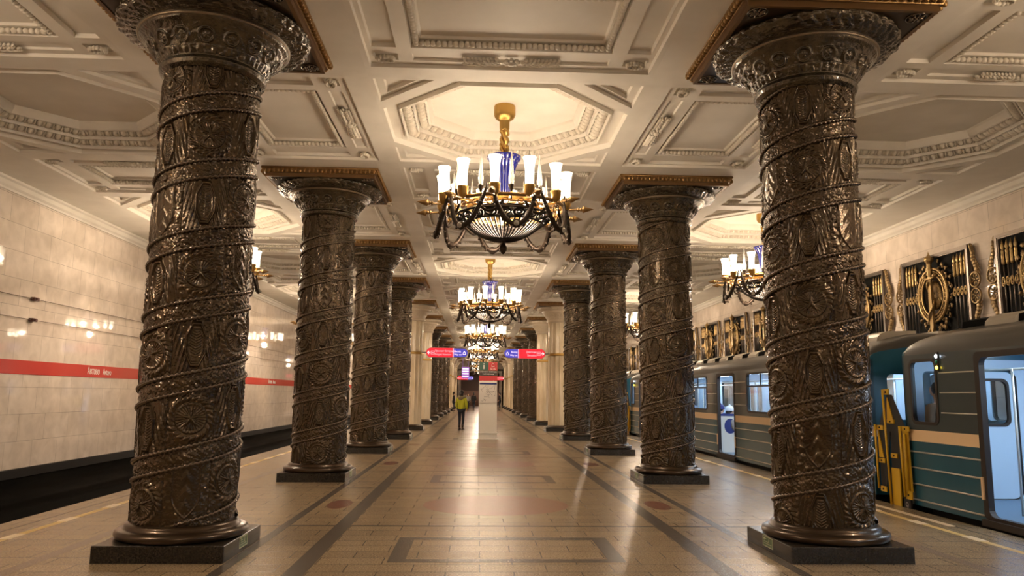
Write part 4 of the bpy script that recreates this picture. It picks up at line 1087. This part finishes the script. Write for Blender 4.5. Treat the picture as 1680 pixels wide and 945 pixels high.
    b = MB(); b.box(0.28, 0.76, 0.02, 0.024, 1.26, 2.0); b.box(CW - 0.76, CW - 0.28, 0.02, 0.024, 1.26, 2.0); b.box(CW / 2 - 0.22, CW / 2 + 0.22, 0.062, 0.066, 1.22, 1.9); e_g = b.mesh('end_pane', M['glasspane'])
    for y, rz in ((0.0, 0), (CL, PI)):
        q = put('end_wall', e_up, r, (0 if rz == 0 else CW, y, 0), (0, 0, rz)); 
        for nm, me in (('end_wall_base', e_lo), ('end_belt', e_b), ('end_door', e_d), ('door_seal', e_s), ('end_lining', e_i), ('end_pane', e_g)): put(nm, me, q)
    # ventilator hoods
    ms_ = {}
    for mx_ in (0, 1):
        def fx(u, v, z, mx_=mx_): return ((CW - u) if mx_ else u, z, v)
        hd = MB(); hd.slab([(0.44, 2.56), (0.46, 2.66), (0.52, 2.72), (0.66, 2.765), (1.15, 2.78), (1.15, 2.66)], [], 0, 0.58, f=fx)
        dk = MB(); dk.slab([(0.50, 2.58), (0.52, 2.71), (0.66, 2.75), (1.1, 2.76), (1.1, 2.66)], [], 0.58, 1.16, f=fx)  # solid block, no cavity; the mouth's shade is in its colour
        ms_[mx_] = (hd.mesh('ventilator_hood', M['train_hood']), dk.mesh('ventilator_mouth_shade', M['pitch']))
    y = 0.55
    while y < CL - 1.3:
        for mx_ in (0, 1):
            put('ventilator_hood', ms_[mx_][0], rfo, (0, y, 0)); put('ventilator_mouth_shade', ms_[mx_][1], rfo, (0, y, 0))
        y += 1.16
    # interior
    b = MB(); b.box(0.06, CW - 0.06, 0.06, CL - 0.06, 0.08, 0.13); put('cabin_floor', b.mesh('cabin_floor', M['train_floor']), r)
    b = MB(); b.slab([(0.075, 2.16), (0.25, 2.27), (0.5, 2.33), (CW - 0.5, 2.33), (CW - 0.25, 2.27), (CW - 0.075, 2.16), (CW - 0.075, 2.36), (0.075, 2.36)], [], 0.08, CL - 0.08, f=lambda u, v, z: (u, z, v)); put('cabin_ceiling', b.mesh('cabin_ceiling', M['train_in']), r)
    b = MB()
    for k in range(9):
        for x in (0.72, CW - 0.72): b.box(x - 0.06, x + 0.06, 0.6 + k * 2.1, 2.1 + k * 2.1, 2.30, 2.325)
    put('ceiling_lights', b.mesh('ceiling_lights', M['tube']), r)
    b = MB()
    for x in (0.55, CW - 0.55): b.tube([(x, 0.3, 2.0), (x, CL - 0.3, 2.0)], 0.016, 6)
    for a, q in DOORS:
        for y in (a - 0.08, q + 0.08): b.tube([(0.52, y, 0.13), (0.52, y, 2.0)], 0.016, 6); b.tube([(CW - 0.52, y, 0.13), (CW - 0.52, y, 2.0)], 0.016, 6)
    put('handrails', b.mesh('handrails', M['train_rib']), r)
    for a, q in SEGS:
        if q - a < 2.5: continue
        for mx_ in (0, 1):
            def bx(B, x0, x1, *z): B.box(*( (CW - x1, CW - x0) if mx_ else (x0, x1)), *z)
            b = MB(); bx(b, 0.08, 0.52, a + 0.15, q - 0.15, 0.46, 0.56); bx(b, 0.08, 0.17, a + 0.15, q - 0.15, 0.56, 1.02); bx(b, 0.10, 0.44, a + 0.18, q - 0.18, 0.13, 0.46)
            s_ = put('bench_seat', b.mesh('bench_seat', M['seat_blue']), r)
            for y in (a + 0.09, q - 0.12):
                b = MB(); bx(b, 0.08, 0.58, y, y + 0.03, 0.13, 1.10); o_ = put('seat_screen', b.mesh('seat_screen', M['kiosk']), s_)
                b = MB(); bx(b, 0.07, 0.60, y - 0.012, y + 0.042, 1.09, 1.15)
                cxx = 0.36 if not mx_ else CW - 0.36
                for yy in (y - 0.004, y + 0.03): b.slab([(cxx + 0.16 * math.cos(2 * PI * i / 24), 0.82 + 0.20 * math.sin(2 * PI * i / 24)) for i in range(24)], [], yy, yy + 0.004, f=lambda u, v, z: (u, z, v))
                put('screen_trim', b.mesh('screen_trim', M['seat_blue']), s_)
    # undercarriage
    b = MB(); b.box(0.15, CW - 0.15, 0.3, CL - 0.3, -0.55, Z0); 
    for y in (2.2, 4.3, CL - 4.3, CL - 2.2):
        for x in (0.58, CW - 0.58 - 0.0): b.lathe([(0.0, -0.06), (0.38, -0.06), (0.40, 0.0), (0.36, 0.06), (0.0, 0.06)], 20, X=Matrix.Rotation(PI / 2, 3, 'Y').to_4x4() @ Matrix.Identity(4), c=(0, 0, 0)) if False else b.lathe([(0.0, -0.06), (0.39, -0.06), (0.39, 0.06), (0.0, 0.06)], 20, X=(Matrix.Translation((x, y, -0.60)) @ Matrix.Rotation(PI / 2, 4, 'Y')))
    put('undercarriage', b.mesh('undercarriage', M['blackiron']), r)
    b = MB(); b.box(-0.02, 0.0, CL - 0.93, CL - 0.88, 1.99, 2.26); hs = put('signal_housing', b.mesh('signal_housing', M['train_dark']), r)
    for nm, z, m in (('white_signal', 2.20, 'sig_white'), ('green_signal', 2.12, 'sig_green'), ('amber_signal', 2.04, 'sig_amber')):
        b = MB(); b.ball((-0.025, CL - 0.905, z), (0.015, 0.026, 0.026), 10, 8); put(nm, b.mesh(nm, M[m]), hs)
    return r
car0 = build_car()
cars = [car0, copy_tree(car0), copy_tree(car0)]
TX = 6.12
for o, y, lab in zip(cars, (11.36 - CL, 12.34, 12.34 + CL + 0.98), ('nearest metro car with an open door at the right edge of the photo', 'middle metro car seen between right hand columns, door open', 'farthest metro car, a sliver behind the right hand columns')):
    o.location = (TX, y, 0); tag(o, lab, 'metro car', 'metro cars at the right platform')

# ------------------------------------------------------------------ gap barrier between cars
def barrier(y, label):
    r = empty('gap_barrier', (TX - 0.06, y, 0), 0, label, 'barrier', 'yellow barriers in the gaps between cars')
    # y runs along the train, negative towards the camera
    yb = MB()
    def bar(y0, z0, y1, z1, w, t=0.03, x=0.0):
        yb.tube([(x, y0, z0), (x, y1, z1)], w, 4)
    bar(-0.03, -0.02, 0.06, 1.74, 0.020, x=-0.05); bar(0.33, 0.20, 0.36, 1.19, 0.020, x=-0.04)
    bar(-0.42, 0.16, -0.37, 1.19, 0.022, x=-0.05); bar(-0.50, 0.26, -0.47, 1.08, 0.022, x=-0.04)
    put('upright_bars', yb.mesh('upright_bars', M['ylw']), r)
    b = MB()
    for (y0, y1, z0, z1) in ((-0.05, 0.09, 1.66, 1.75), (-0.16, 0.04, 1.22, 1.28), (-0.20, -0.03, 0.70, 0.77), (0.16, 0.36, 1.11, 1.18), (0.16, 0.34, 0.60, 0.67), (0.16, 0.32, 0.16, 0.24), (-0.56, -0.36, 1.12, 1.19), (-0.54, -0.38, 0.13, 0.24), (-0.25, -0.02, -0.04, 0.55)):
        b.box(-0.02, 0.0, y0, y1, z0, z1)
    b.slab([(0.34, 0.68), (0.34, 1.11), (0.20, 0.68)], [], -0.01, 0.01, f=fs_); b.slab([(-0.54, 0.24), (-0.36, 0.24), (-0.36, 1.12), (-0.50, 1.12)], [], -0.01, 0.012, f=fs_)
    b.slab([(0.05, 1.28), (-0.12, 1.28), (0.02, 1.62)], [], -0.01, 0.01, f=fs_)
    put('yellow_plates', b.mesh('yellow_plates', M['ylw']), r)
    b = MB()
    b.slab([(0.34, 0.24), (0.34, 0.66), (0.20, 0.60), (0.34, 1.12), (0.05, 1.66), (-0.10, 1.66), (-0.44, 1.16), (-0.36, 0.55), (-0.05, 0.55), (-0.2, 0.9), (0.0, 1.1), (0.18, 0.24)], [], 0.004, 0.014, f=fs_)
    b.slab([(-0.36, 0.13), (-0.20, 0.55), (-0.20, 0.95), (0.02, 1.3), (0.02, 0.4), (-0.05, 0.1)][::-1], [], 0.016, 0.024, f=fs_)
    b.box(-0.03, 0.0, -0.52, -0.34, -0.10, 0.13)
    put('black_webbing', b.mesh('black_webbing', M['blk']), r)
    b = MB()
    for (yy, zz) in ((0.02, 1.70), (-0.06, 1.25), (-0.12, 0.735), (0.26, 1.145), (0.25, 0.635), (0.24, 0.2), (-0.46, 1.155), (-0.46, 0.19)): b.ball((-0.024, yy, zz), (0.012, 0.016, 0.016), 8, 5)
    put('bolts', b.mesh('bolts', M['train_dark']), r)
    put('number', text_mesh('number', '9', 0.18, M['grey_cloth'], 0.002), r, (-0.034, -0.43, 0.02), (PI / 2, 0, -PI / 2))
    return r
barrier(11.72, 'yellow and black folding barrier in the car gap beside the nearest metro car')
barrier(12.34 + CL + 0.36, 'distant yellow barrier in the gap behind the middle metro car')

# ------------------------------------------------------------------ information pillar
kx, ky = 0.035, 28.14
K = empty('information_pillar', (kx, ky, 0), 0, 'white information pillar with a metro map and green and red help sign on top', 'information pillar')
hw, hd = 0.33, 0.20
b = MB(); b.cbox(-hw - 0.08, hw + 0.08, -hd - 0.05, hd + 0.05, 0, 0.02, 0.004); b.box(-hw, hw, -hd, hd, 0.02, 0.20); b.cbox(-hw - 0.06, hw + 0.06, -hd - 0.03, hd + 0.03, 0.20, 0.225, 0.004)
put('base', b.mesh('base', M['kiosk']), K)
b = MB(); b.cbox(-hw, hw, -hd, hd, 0.225, 2.05, 0.012); b.box(-0.004, 0.004, -hd - 0.002, -hd, 0.23, 1.26); b.box(-hw, hw, -hd - 0.004, -hd, 1.262, 1.275)
put('cabinet', b.mesh('cabinet', M['kiosk']), K)
b = MB(); b.box(-hw + 0.012, hw - 0.012, -hd - 0.012, -hd, 1.29, 2.03); mp = put('map_panel', b.mesh('map_panel', mat('map_paper', (0.66, 0.62, 0.56), 0.3)), K)
b = MB(); b.box(-hw + 0.02, hw - 0.02, -hd - 0.015, -hd - 0.012, 1.96, 2.02); put('map_header', b.mesh('map_header', M['seat_blue']), mp)
b = MB(); rg_ = random.Random(11)
yk = -hd - 0.014
for i in range(16):
    x, z = rg_.uniform(-0.25, 0.25), rg_.uniform(1.36, 1.90); pts = [(x, yk, z)]
    for k in range(3):
        a = rg_.choice([0, PI / 4, PI / 2, 3 * PI / 4, PI, -PI / 2, -PI / 4]); l = rg_.uniform(0.04, 0.12)
        x = min(0.28, max(-0.28, x + l * math.cos(a))); z = min(1.92, max(1.33, z + l * math.sin(a))); pts.append((x, yk, z))
    b.tube(pts, 0.004, 4)
    for p in pts[::2]: b.ball(p, (0.011, 0.003, 0.011), 6, 4)
b.ball((0.0, yk, 1.70), (0.018, 0.004, 0.018), 8, 4)
put('map_lines', b.mesh('map_lines', M['mapgrey']), mp)
b = MB(); b.cbox(-hw, hw, -0.08, 0.08, 2.05, 2.09, 0.004); b.tube([(-0.2, 0, 2.05), (-0.2, 0, 2.14)], 0.02, 8); b.tube([(0.2, 0, 2.05), (0.2, 0, 2.14)], 0.02, 8)
put('neck', b.mesh('neck', M['kiosk']), K)
b = MB(); b.box(-hw, hw, -0.06, 0.06, 2.10, 2.28); t_ = put('red_sign', b.mesh('red_sign', M['kred']), K, label='red panel of the help sign')
b = MB(); b.box(-hw, hw, -0.06, 0.06, 2.28, 2.47); t3 = put('dark_sign', b.mesh('dark_sign', M['kdark']), K, label='dark panel with two lines of lettering')
b = MB(); b.box(-hw, -0.004, -0.06, 0.06, 2.475, 2.78); t1 = put('green_sign', b.mesh('green_sign', M['kgreen']), K, label='green panel with a white letter i')
b = MB(); b.box(0.004, hw, -0.06, 0.06, 2.475, 2.78); t2 = put('sos_sign', b.mesh('sos_sign', M['kred']), K, label='red panel with bell and SOS')
b = MB(); b.box(-0.004, 0.004, -0.065, 0.065, 2.47, 2.785); b.box(-hw - 0.008, hw + 0.008, -0.065, 0.065, 2.468, 2.476); b.box(-hw - 0.008, hw + 0.008, -0.065, 0.065, 2.78, 2.788); b.box(hw, hw + 0.008, -0.065, 0.065, 2.1, 2.788); b.box(-hw - 0.008, -hw, -0.065, 0.065, 2.1, 2.788)
put('sign_trim', b.mesh('sign_trim', M['gold_dark']), K)
put('lettering', text_mesh('t', 'i', 0.33, M['white']), t1, (-0.165, -0.063, 2.625), (PI / 2, 0, 0))
put('lettering', text_mesh('t', 'SOS', 0.115, M['white'], xs=0.95), t2, (0.168, -0.063, 2.53), (PI / 2, 0, 0))
b = MB(); b.tube([(-0.055, 0, -0.05), (-0.04, 0, -0.02), (-0.035, 0, 0.04), (0, 0, 0.07), (0.035, 0, 0.04), (0.04, 0, -0.02), (0.055, 0, -0.05)], 0.007, 5, closed=True)
put('bell_symbol', b.mesh('bell_symbol', M['white']), t2, (0.168, -0.063, 2.67))
put('lettering', text_mesh('t', 'СПРАВКА  ПОМОЩЬ', 0.062, M['white']), t3, (0, -0.063, 2.42), (PI / 2, 0, 0))
put('lettering', text_mesh('t', 'ЭКСТРЕННАЯ', 0.062, M['white']), t3, (0, -0.063, 2.335), (PI / 2, 0, 0))

# ------------------------------------------------------------------ lit capsule signs on the marble columns
def capsule(x0, x1, z0, z1, n=12, left=True, right=True):
    r = (z1 - z0) / 2; zc = (z0 + z1) / 2; out = []
    if right: out += [(x1 - r + r * math.cos(t), zc + r * math.sin(t)) for t in np.linspace(-PI / 2, PI / 2, n)]
    else: out += [(x1, z0), (x1, z1)]
    if left: out += [(x0 + r + r * math.cos(t), zc + r * math.sin(t)) for t in np.linspace(PI / 2, 3 * PI / 2, n)]
    else: out += [(x0, z1), (x0, z0)]
    return out
fxz = lambda u, v, z: (u, z, v)
def dsign(sx, y, l1, l2, label):
    r = empty('direction_sign', (sx * 1.74, y, 3.43), 0, label, 'direction sign', 'lit capsule direction signs')
    W, Hh = 0.915, 0.205; s = 0.36 * sx * -1     # red part outward (towards its column)
    split = -sx * 0.28
    b = MB(); b.slab(capsule(-W - 0.015, W + 0.015, -Hh - 0.015, Hh + 0.015), [], -0.055, 0.06, f=fxz)
    b.tube([(sx * (W - 0.02), 0, 0), (sx * (W + 0.22), 0, 0)], 0.03, 8)
    put('casing', b.mesh('casing', M['steel']), r)
    a, c = (-W, split - 0.02) if sx < 0 else (split + 0.02, W)
    b = MB(); b.slab(capsule(a, c, -Hh, Hh, left=sx < 0, right=sx > 0), [], -0.075, -0.056, f=fxz); rp = put('red_panel', b.mesh('red_panel', M['sign_red']), r)
    a, c = (split + 0.02, W) if sx < 0 else (-W, split - 0.02)
    # the blue end is slimmer than the red one
    b = MB(); b.slab(capsule(a, c, -Hh * 0.92, Hh * 0.92, left=sx > 0, right=sx < 0), [], -0.075, -0.056, f=fxz); bp = put('blue_panel', b.mesh('blue_panel', M['sign_blue']), r)
    b = MB(); b.box(split - 0.018, split + 0.018, -0.078, -0.056, -Hh, Hh); put('divider', b.mesh('divider', M['sign_pink']), r)
    ax = sx * (W - 0.10)
    b = MB()
    b.tube([(ax - sx * 0.07, -0.079, 0), (ax + sx * 0.04, -0.079, 0)], 0.014, 5); b.tube([(ax - sx * 0.02, -0.079, 0.07), (ax + sx * 0.05, -0.079, 0), (ax - sx * 0.02, -0.079, -0.07)], 0.014, 5)
    put('arrow', b.mesh('arrow', M['sign_white']), rp)
    b = MB(); b.slab(rrect(ax - sx * 0.18 - 0.085, ax - sx * 0.18 + 0.085, -0.08, 0.08, 0.02), [rrect(ax - sx * 0.18 - 0.07, ax - sx * 0.18 + 0.07, -0.065, 0.065, 0.015)[::-1]], -0.080, -0.075, f=fxz)
    b.box(ax - sx * 0.18 - 0.05, ax - sx * 0.18 + 0.05, -0.080, -0.075, -0.012, 0.012); put('line_badge', b.mesh('line_badge', M['sign_pink']), rp)
    tx = (-sx) * (-1) * (W - 0.40)
    al = 'LEFT' if sx < 0 else 'RIGHT'
    for i, t in enumerate(l1): put('lettering', text_mesh('t', t, 0.125, M['sign_pink'], align=al, xs=0.72), rp, (sx * (W - 0.38), -0.079, 0.07 - 0.15 * i), (PI / 2, 0, 0))
    bx_ = split - sx * 0.05
    for i, t in enumerate(l2): put('lettering', text_mesh('t', t, 0.115, M['sign_white'], align='LEFT' if sx < 0 else 'RIGHT', xs=0.8), bp, (bx_, -0.079, 0.06 - 0.14 * i), (PI / 2, 0, 0))
    px_ = -sx * (W - 0.14)
    b = MB(); b.tube([(px_ - 0.06, -0.079, -0.07), (px_ - 0.045, -0.079, 0.0), (px_, -0.079, 0.07), (px_ + 0.045, -0.079, 0.0), (px_ + 0.06, -0.079, -0.07)], 0.014, 5, closed=True); put('exit_symbol', b.mesh('exit_symbol', M['sign_white']), bp)
    return r
ys_ = Y0 + 4 * DY - 0.55
dsign(-1, ys_, ['Проспект Ветеранов', 'Prospekt Veteranov'], ['Выход', 'Way out'], 'nearest lit red and blue capsule sign, arrow pointing left at a marble column')
dsign(1, ys_, ['Девяткино', 'Devyatkino'], ['Выход', 'Way out'], 'nearest lit blue and red capsule sign, arrow pointing right at a marble column')
ys2 = Y0 + 12 * DY - 0.55
dsign(-1, ys2, ['Проспект Ветеранов', 'Prospekt Veteranov'], ['Выход', 'Way out'], 'distant lit pink and blue capsule sign near the end of the hall, left side')
dsign(1, ys2, ['Девяткино', 'Devyatkino'], ['Выход', 'Way out'], 'distant lit capsule sign near the end of the hall, right side, behind the pillar')
r = empty('hanging_board', (-1.72, 86.0, 4.0), 0, 'small lit purple and white board hanging near the end of the hall', 'hanging board')
b = MB(); b.cbox(-0.42, 0.42, -0.06, 0.06, -0.62, 0.62, 0.01); b.tube([(-0.3, 0, 0.62), (-0.3, 0, H - 4.0)], 0.015, 6); b.tube([(0.3, 0, 0.62), (0.3, 0, H - 4.0)], 0.015, 6); put('casing', b.mesh('casing', M['purple_lit']), r)
b = MB()
for z in (-0.40, -0.12, 0.16, 0.42): b.box(-0.34, 0.34, -0.075, -0.06, z - 0.07, z + 0.07)
put('lit_rows', b.mesh('lit_rows', M['sign_white']), r)

# ------------------------------------------------------------------ cables on the left wall
for z, lab in ((3.478, 'upper thin grey cable with small rusty clamp along the left wall'), (3.04, 'lower thin grey cable with small rusty clamp along the left wall')):
    r = empty('wall_cable', (-WX + 0.05, 0, z), 0, lab, 'cable')
    put('wire', MB().tube([(0, YB, 0), (0, YE, 0)], 0.007, 6).mesh('wire', M['cable']), r)
    for k in range(-1, 8):
        b = MB(); b.cbox(-0.05, 0.05, -0.09, 0.09, -0.035, 0.035, 0.01); b.tube([(0.05, -0.05, 0), (0.09, -0.05, 0)], 0.02, 6)
        put('cable_clamp', b.mesh('cable_clamp', M['clamp']), r, (0, 16.22 + k * 12.0, 0))

# ------------------------------------------------------------------ people
def skin_mesh(name, verts, edges, radii, m, sub=1):
    me = bpy.data.meshes.new(name); me.from_pydata(verts, edges, [])
    o = bpy.data.objects.new(name, me); COL.objects.link(o)
    md = o.modifiers.new('s', 'SKIN'); md.use_smooth_shade = True
    for i, rd in enumerate(radii):
        sv = me.skin_vertices[0].data[i] if me.skin_vertices else None
        if sv: sv.radius = rd if isinstance(rd, tuple) else (rd, rd)
    if me.skin_vertices: me.skin_vertices[0].data[0].use_root = True
    if sub: o.modifiers.new('u', 'SUBSURF').levels = sub
    out = bpy.data.meshes.new_from_object(o.evaluated_get(bpy.context.evaluated_depsgraph_get()))
    bpy.data.objects.remove(o); bpy.data.meshes.remove(me); out.name = name
    out.materials.clear(); out.materials.append(m)
    for p in out.polygons: p.use_smooth = True
    return out
def skin_prep(name, verts, edges, radii, m, sub=1):
    """skin layer must exist before the modifier runs"""
    return skin_mesh(name, verts, edges, radii, m, sub)
def person(loc, rz, label, pose='stand', h=1.70, top='black_cloth', legs='jeans', hair='hair', hat=None, hood=None, stride=0.0, coat=0.0):
    root = empty('person', loc, rz, label, 'person')
    s = h / 1.75; hip = 0.92; sit = pose == 'sit'
    if sit: hip = 0.12
    def V(x, y, z): return (x * s, y * s, z * s)
    # front is -y
    hz = hip
    B = [V(0, 0, hz), V(0, 0, hz + 0.18), V(0, 0, hz + 0.40), V(0, 0.01, hz + 0.53), V(0, 0, hz + 0.60), V(0, -0.01, hz + 0.68), V(0, -0.01, hz + 0.78)]
    E_ = [(0, 1), (1, 2), (2, 3), (3, 4), (4, 5), (5, 6)]; R_ = [(0.15, 0.11), (0.13, 0.10), (0.16, 0.11), (0.07, 0.07), (0.052, 0.055), (0.075, 0.09), (0.066, 0.08)]
    arms = []; legsj = []
    for sx in (-1, 1):
        if sit: J = [V(sx * 0.19, 0, hz + 0.48), V(sx * 0.24, -0.04, hz + 0.22), V(sx * 0.14, -0.26, hz + 0.12), V(sx * 0.07, -0.33, hz + 0.12)]
        else: J = [V(sx * 0.19, 0, hz + 0.48), V(sx * 0.25, 0.02, hz + 0.20), V(sx * 0.22, -0.10 - 0.05 * sx * stride, hz + 0.0), V(sx * 0.19, -0.16, hz - 0.06)]
        k = len(B); B += J; E_ += [(2, k), (k, k + 1), (k + 1, k + 2), (k + 2, k + 3)]; R_ += [0.055, 0.042, 0.032, 0.030]; arms.append(J)
        # fingers
        hx, hy, hzz = J[-1]; dx, dy, dz = [(J[3][i] - J[2][i]) for i in range(3)]; l = math.sqrt(dx * dx + dy * dy + dz * dz); dx, dy, dz = dx / l, dy / l, dz / l
        for f in range(5):
            off = (f - 2) * 0.017; L = (0.055, 0.07, 0.075, 0.07, 0.055)[f]
            q = len(B); p0 = (hx + dx * 0.03, hy + dy * 0.03 + off * (1 if f else 1.6), hzz + dz * 0.03)
            p1 = (p0[0] + dx * L - sx * 0.012, p0[1] + dy * L, p0[2] + dz * L - 0.012)
            B += [p0, p1]; E_ += [(k + 3, q), (q, q + 1)]; R_ += [0.010, 0.008]
        sw = sx * stride
        if sit: L_ = [V(sx * 0.10, -0.02, hz), V(sx * 0.12, -0.42, hz + 0.02), V(sx * 0.12, -0.44, hz - 0.38), V(sx * 0.12, -0.56, hz - 0.42)]
        else: L_ = [V(sx * 0.09, 0, hz - 0.05), V(sx * 0.085, -0.03 - sw * 0.18, 0.48), V(sx * 0.08, 0.02 - sw * 0.30, 0.09), V(sx * 0.09, -0.14 - sw * 0.30, 0.035)]
        k = len(B); B += L_; E_ += [(0, k), (k, k + 1), (k + 1, k + 2), (k + 2, k + 3)]; R_ += [0.085, 0.058, 0.042, 0.035]; legsj.append(L_)
    body = put('body', skin_mesh('body', B, E_, R_, M['skin'], 1), root)
    # jacket
    vb = [V(0, 0, hz - 0.04 - coat), V(0, 0, hz + 0.18), V(0, 0, hz + 0.40), V(0, 0, hz + 0.54)]; eb = [(0, 1), (1, 2), (2, 3)]; rb_ = [(0.20, 0.16), (0.175, 0.14), (0.20, 0.145), (0.085, 0.085)]
    for J in arms:
        k = len(vb); vb += J[:3]; eb += [(2, k), (k, k + 1), (k + 1, k + 2)]; rb_ += [0.085, 0.068, 0.052]
    put('jacket', skin_mesh('jacket', vb, eb, rb_, M[top], 1), root)
    vb = [V(0, 0, hz)]; eb = []; rb_ = [(0.155, 0.12)]
    for L_ in legsj:
        k = len(vb); vb += L_[:3]; eb += [(0, k), (k, k + 1), (k + 1, k + 2)]; rb_ += [0.098, 0.070, 0.052]
    put('trousers', skin_mesh('trousers', vb, eb, rb_, M[legs], 1), root)
    b = MB()
    for L_ in legsj:
        x, y, z = L_[2]; b.tube([(x, y, z + 0.16 * s), (x, y, z)], [0.055, 0.05], 10)
        b.ball((x, y - 0.07, z - 0.045 * s), (0.05, 0.135, 0.05), 10, 6); b.box(x - 0.045, x + 0.045, y - 0.19, y + 0.05, z - 0.09 * s, z - 0.075 * s)
    put('boots', b.mesh('boots', M['boot']), root)
    hc = V(0, -0.01, hz + 0.74)
    b = MB(); b.ball((hc[0], hc[1] + 0.012, hc[2] + 0.03), (0.094 * s, 0.108 * s, 0.115 * s), 14, 10)
    if hair == 'hair': b.ball((hc[0], hc[1] + 0.055 * s, hc[2] - 0.06 * s), (0.095 * s, 0.075 * s, 0.14 * s), 12, 8)
    put('hair', b.mesh('hair', M['hair']), root)
    b = MB(); fy = hc[1] - 0.095 * s
    b.ball((hc[0], fy - 0.008, hc[2] - 0.005), (0.013, 0.018, 0.022), 8, 6)
    b.ball((hc[0], fy + 0.02, hc[2] - 0.0), (0.066 * s, 0.045 * s, 0.085 * s), 10, 8)
    fc = put('face', b.mesh('face', M['skin']), body)
    b = MB()
    for sx in (-1, 1): b.ball((hc[0] + sx * 0.028, fy - 0.012, hc[2] + 0.015), (0.010, 0.006, 0.006), 6, 4)
    b.ball((hc[0], fy - 0.012, hc[2] - 0.04), (0.022, 0.006, 0.005), 6, 4)
    put('eyes_and_mouth', b.mesh('eyes_and_mouth', M['black_cloth']), body)
    if hat:
        b = MB(); b.ball((hc[0], hc[1], hc[2] + 0.07 * s), (0.112 * s, 0.125 * s, 0.095 * s), 14, 8); b.lathe([(0.108 * s, 0), (0.118 * s, 0.015), (0.116 * s, 0.05), (0.10 * s, 0.06)], 20, c=(hc[0], hc[1], hc[2] + 0.005), sy=1.08)
        b.ball((hc[0], hc[1], hc[2] + 0.17 * s), 0.032, 8, 6); put('knit_hat', b.mesh('knit_hat', M[hat]), root)
    if hood:
        b = MB(); b.tube([(hc[0] + 0.15 * s * math.cos(t), hc[1] + 0.02 + 0.13 * s * math.sin(t), hc[2] - 0.17 * s - 0.03 * math.sin(t)) for t in np.linspace(0, 2 * PI, 19)[:-1]], [0.05 + 0.008 * (i % 2) for i in range(18)], 8, closed=True)
        b.ball((hc[0], hc[1] + 0.13 * s, hc[2] - 0.22 * s), (0.14 * s, 0.07 * s, 0.10 * s), 12, 8)
        put('fur_hood', b.mesh('fur_hood', M[hood]), root)
    return root
person((-1.07, 35.2, 0), math.radians(160), 'person in a lime green jacket with fur hood, back turned, beside the information pillar', h=1.74, top='lime', hood='fur', coat=0.06)
person((-2.62, 74.5, 0), math.radians(90), 'person in black standing by the left marble columns, leftmost of the distant people', h=1.78, coat=0.3)
person((-1.62, 88.0, 0), math.radians(10), 'small distant person in dark clothes, just right of the lime jacket', h=1.55, stride=0.8, coat=0.1)
person((-1.30, 80.0, 0), math.radians(-5), 'distant person in black walking, with a pale scarf, between the lime jacket and the pillar', h=1.66, stride=1.0, top='grey_cloth', coat=0.12)
person((-0.72, 82.0, 0), math.radians(170), 'distant person in a long black coat walking away, just left of the pillar', h=1.76, stride=0.8, coat=0.35)
person((2.12, 84.0, 0), math.radians(-90), 'distant person in black at the right edge of the pillar', h=1.80, coat=0.3)
person((TX + 0.30, 10.98, 0.13), math.radians(200), 'standing passenger in a brown coat behind a window of the nearest metro car', h=1.68, top='brown_cloth', legs='brown_cloth', coat=0.25)
person((TX + 0.36, 21.35, 0.46), math.radians(90), 'seated passenger in a dark blue knit hat inside the middle metro car', pose='sit', h=1.60, top='navy_cloth', legs='jeans', hat='navy_cloth')
person((TX + 0.42, 20.74, 0.43), math.radians(90), 'seated passenger in a white knit hat inside the middle metro car', pose='sit', h=1.60, top='grey_cloth', legs='jeans', hat='white_cloth')
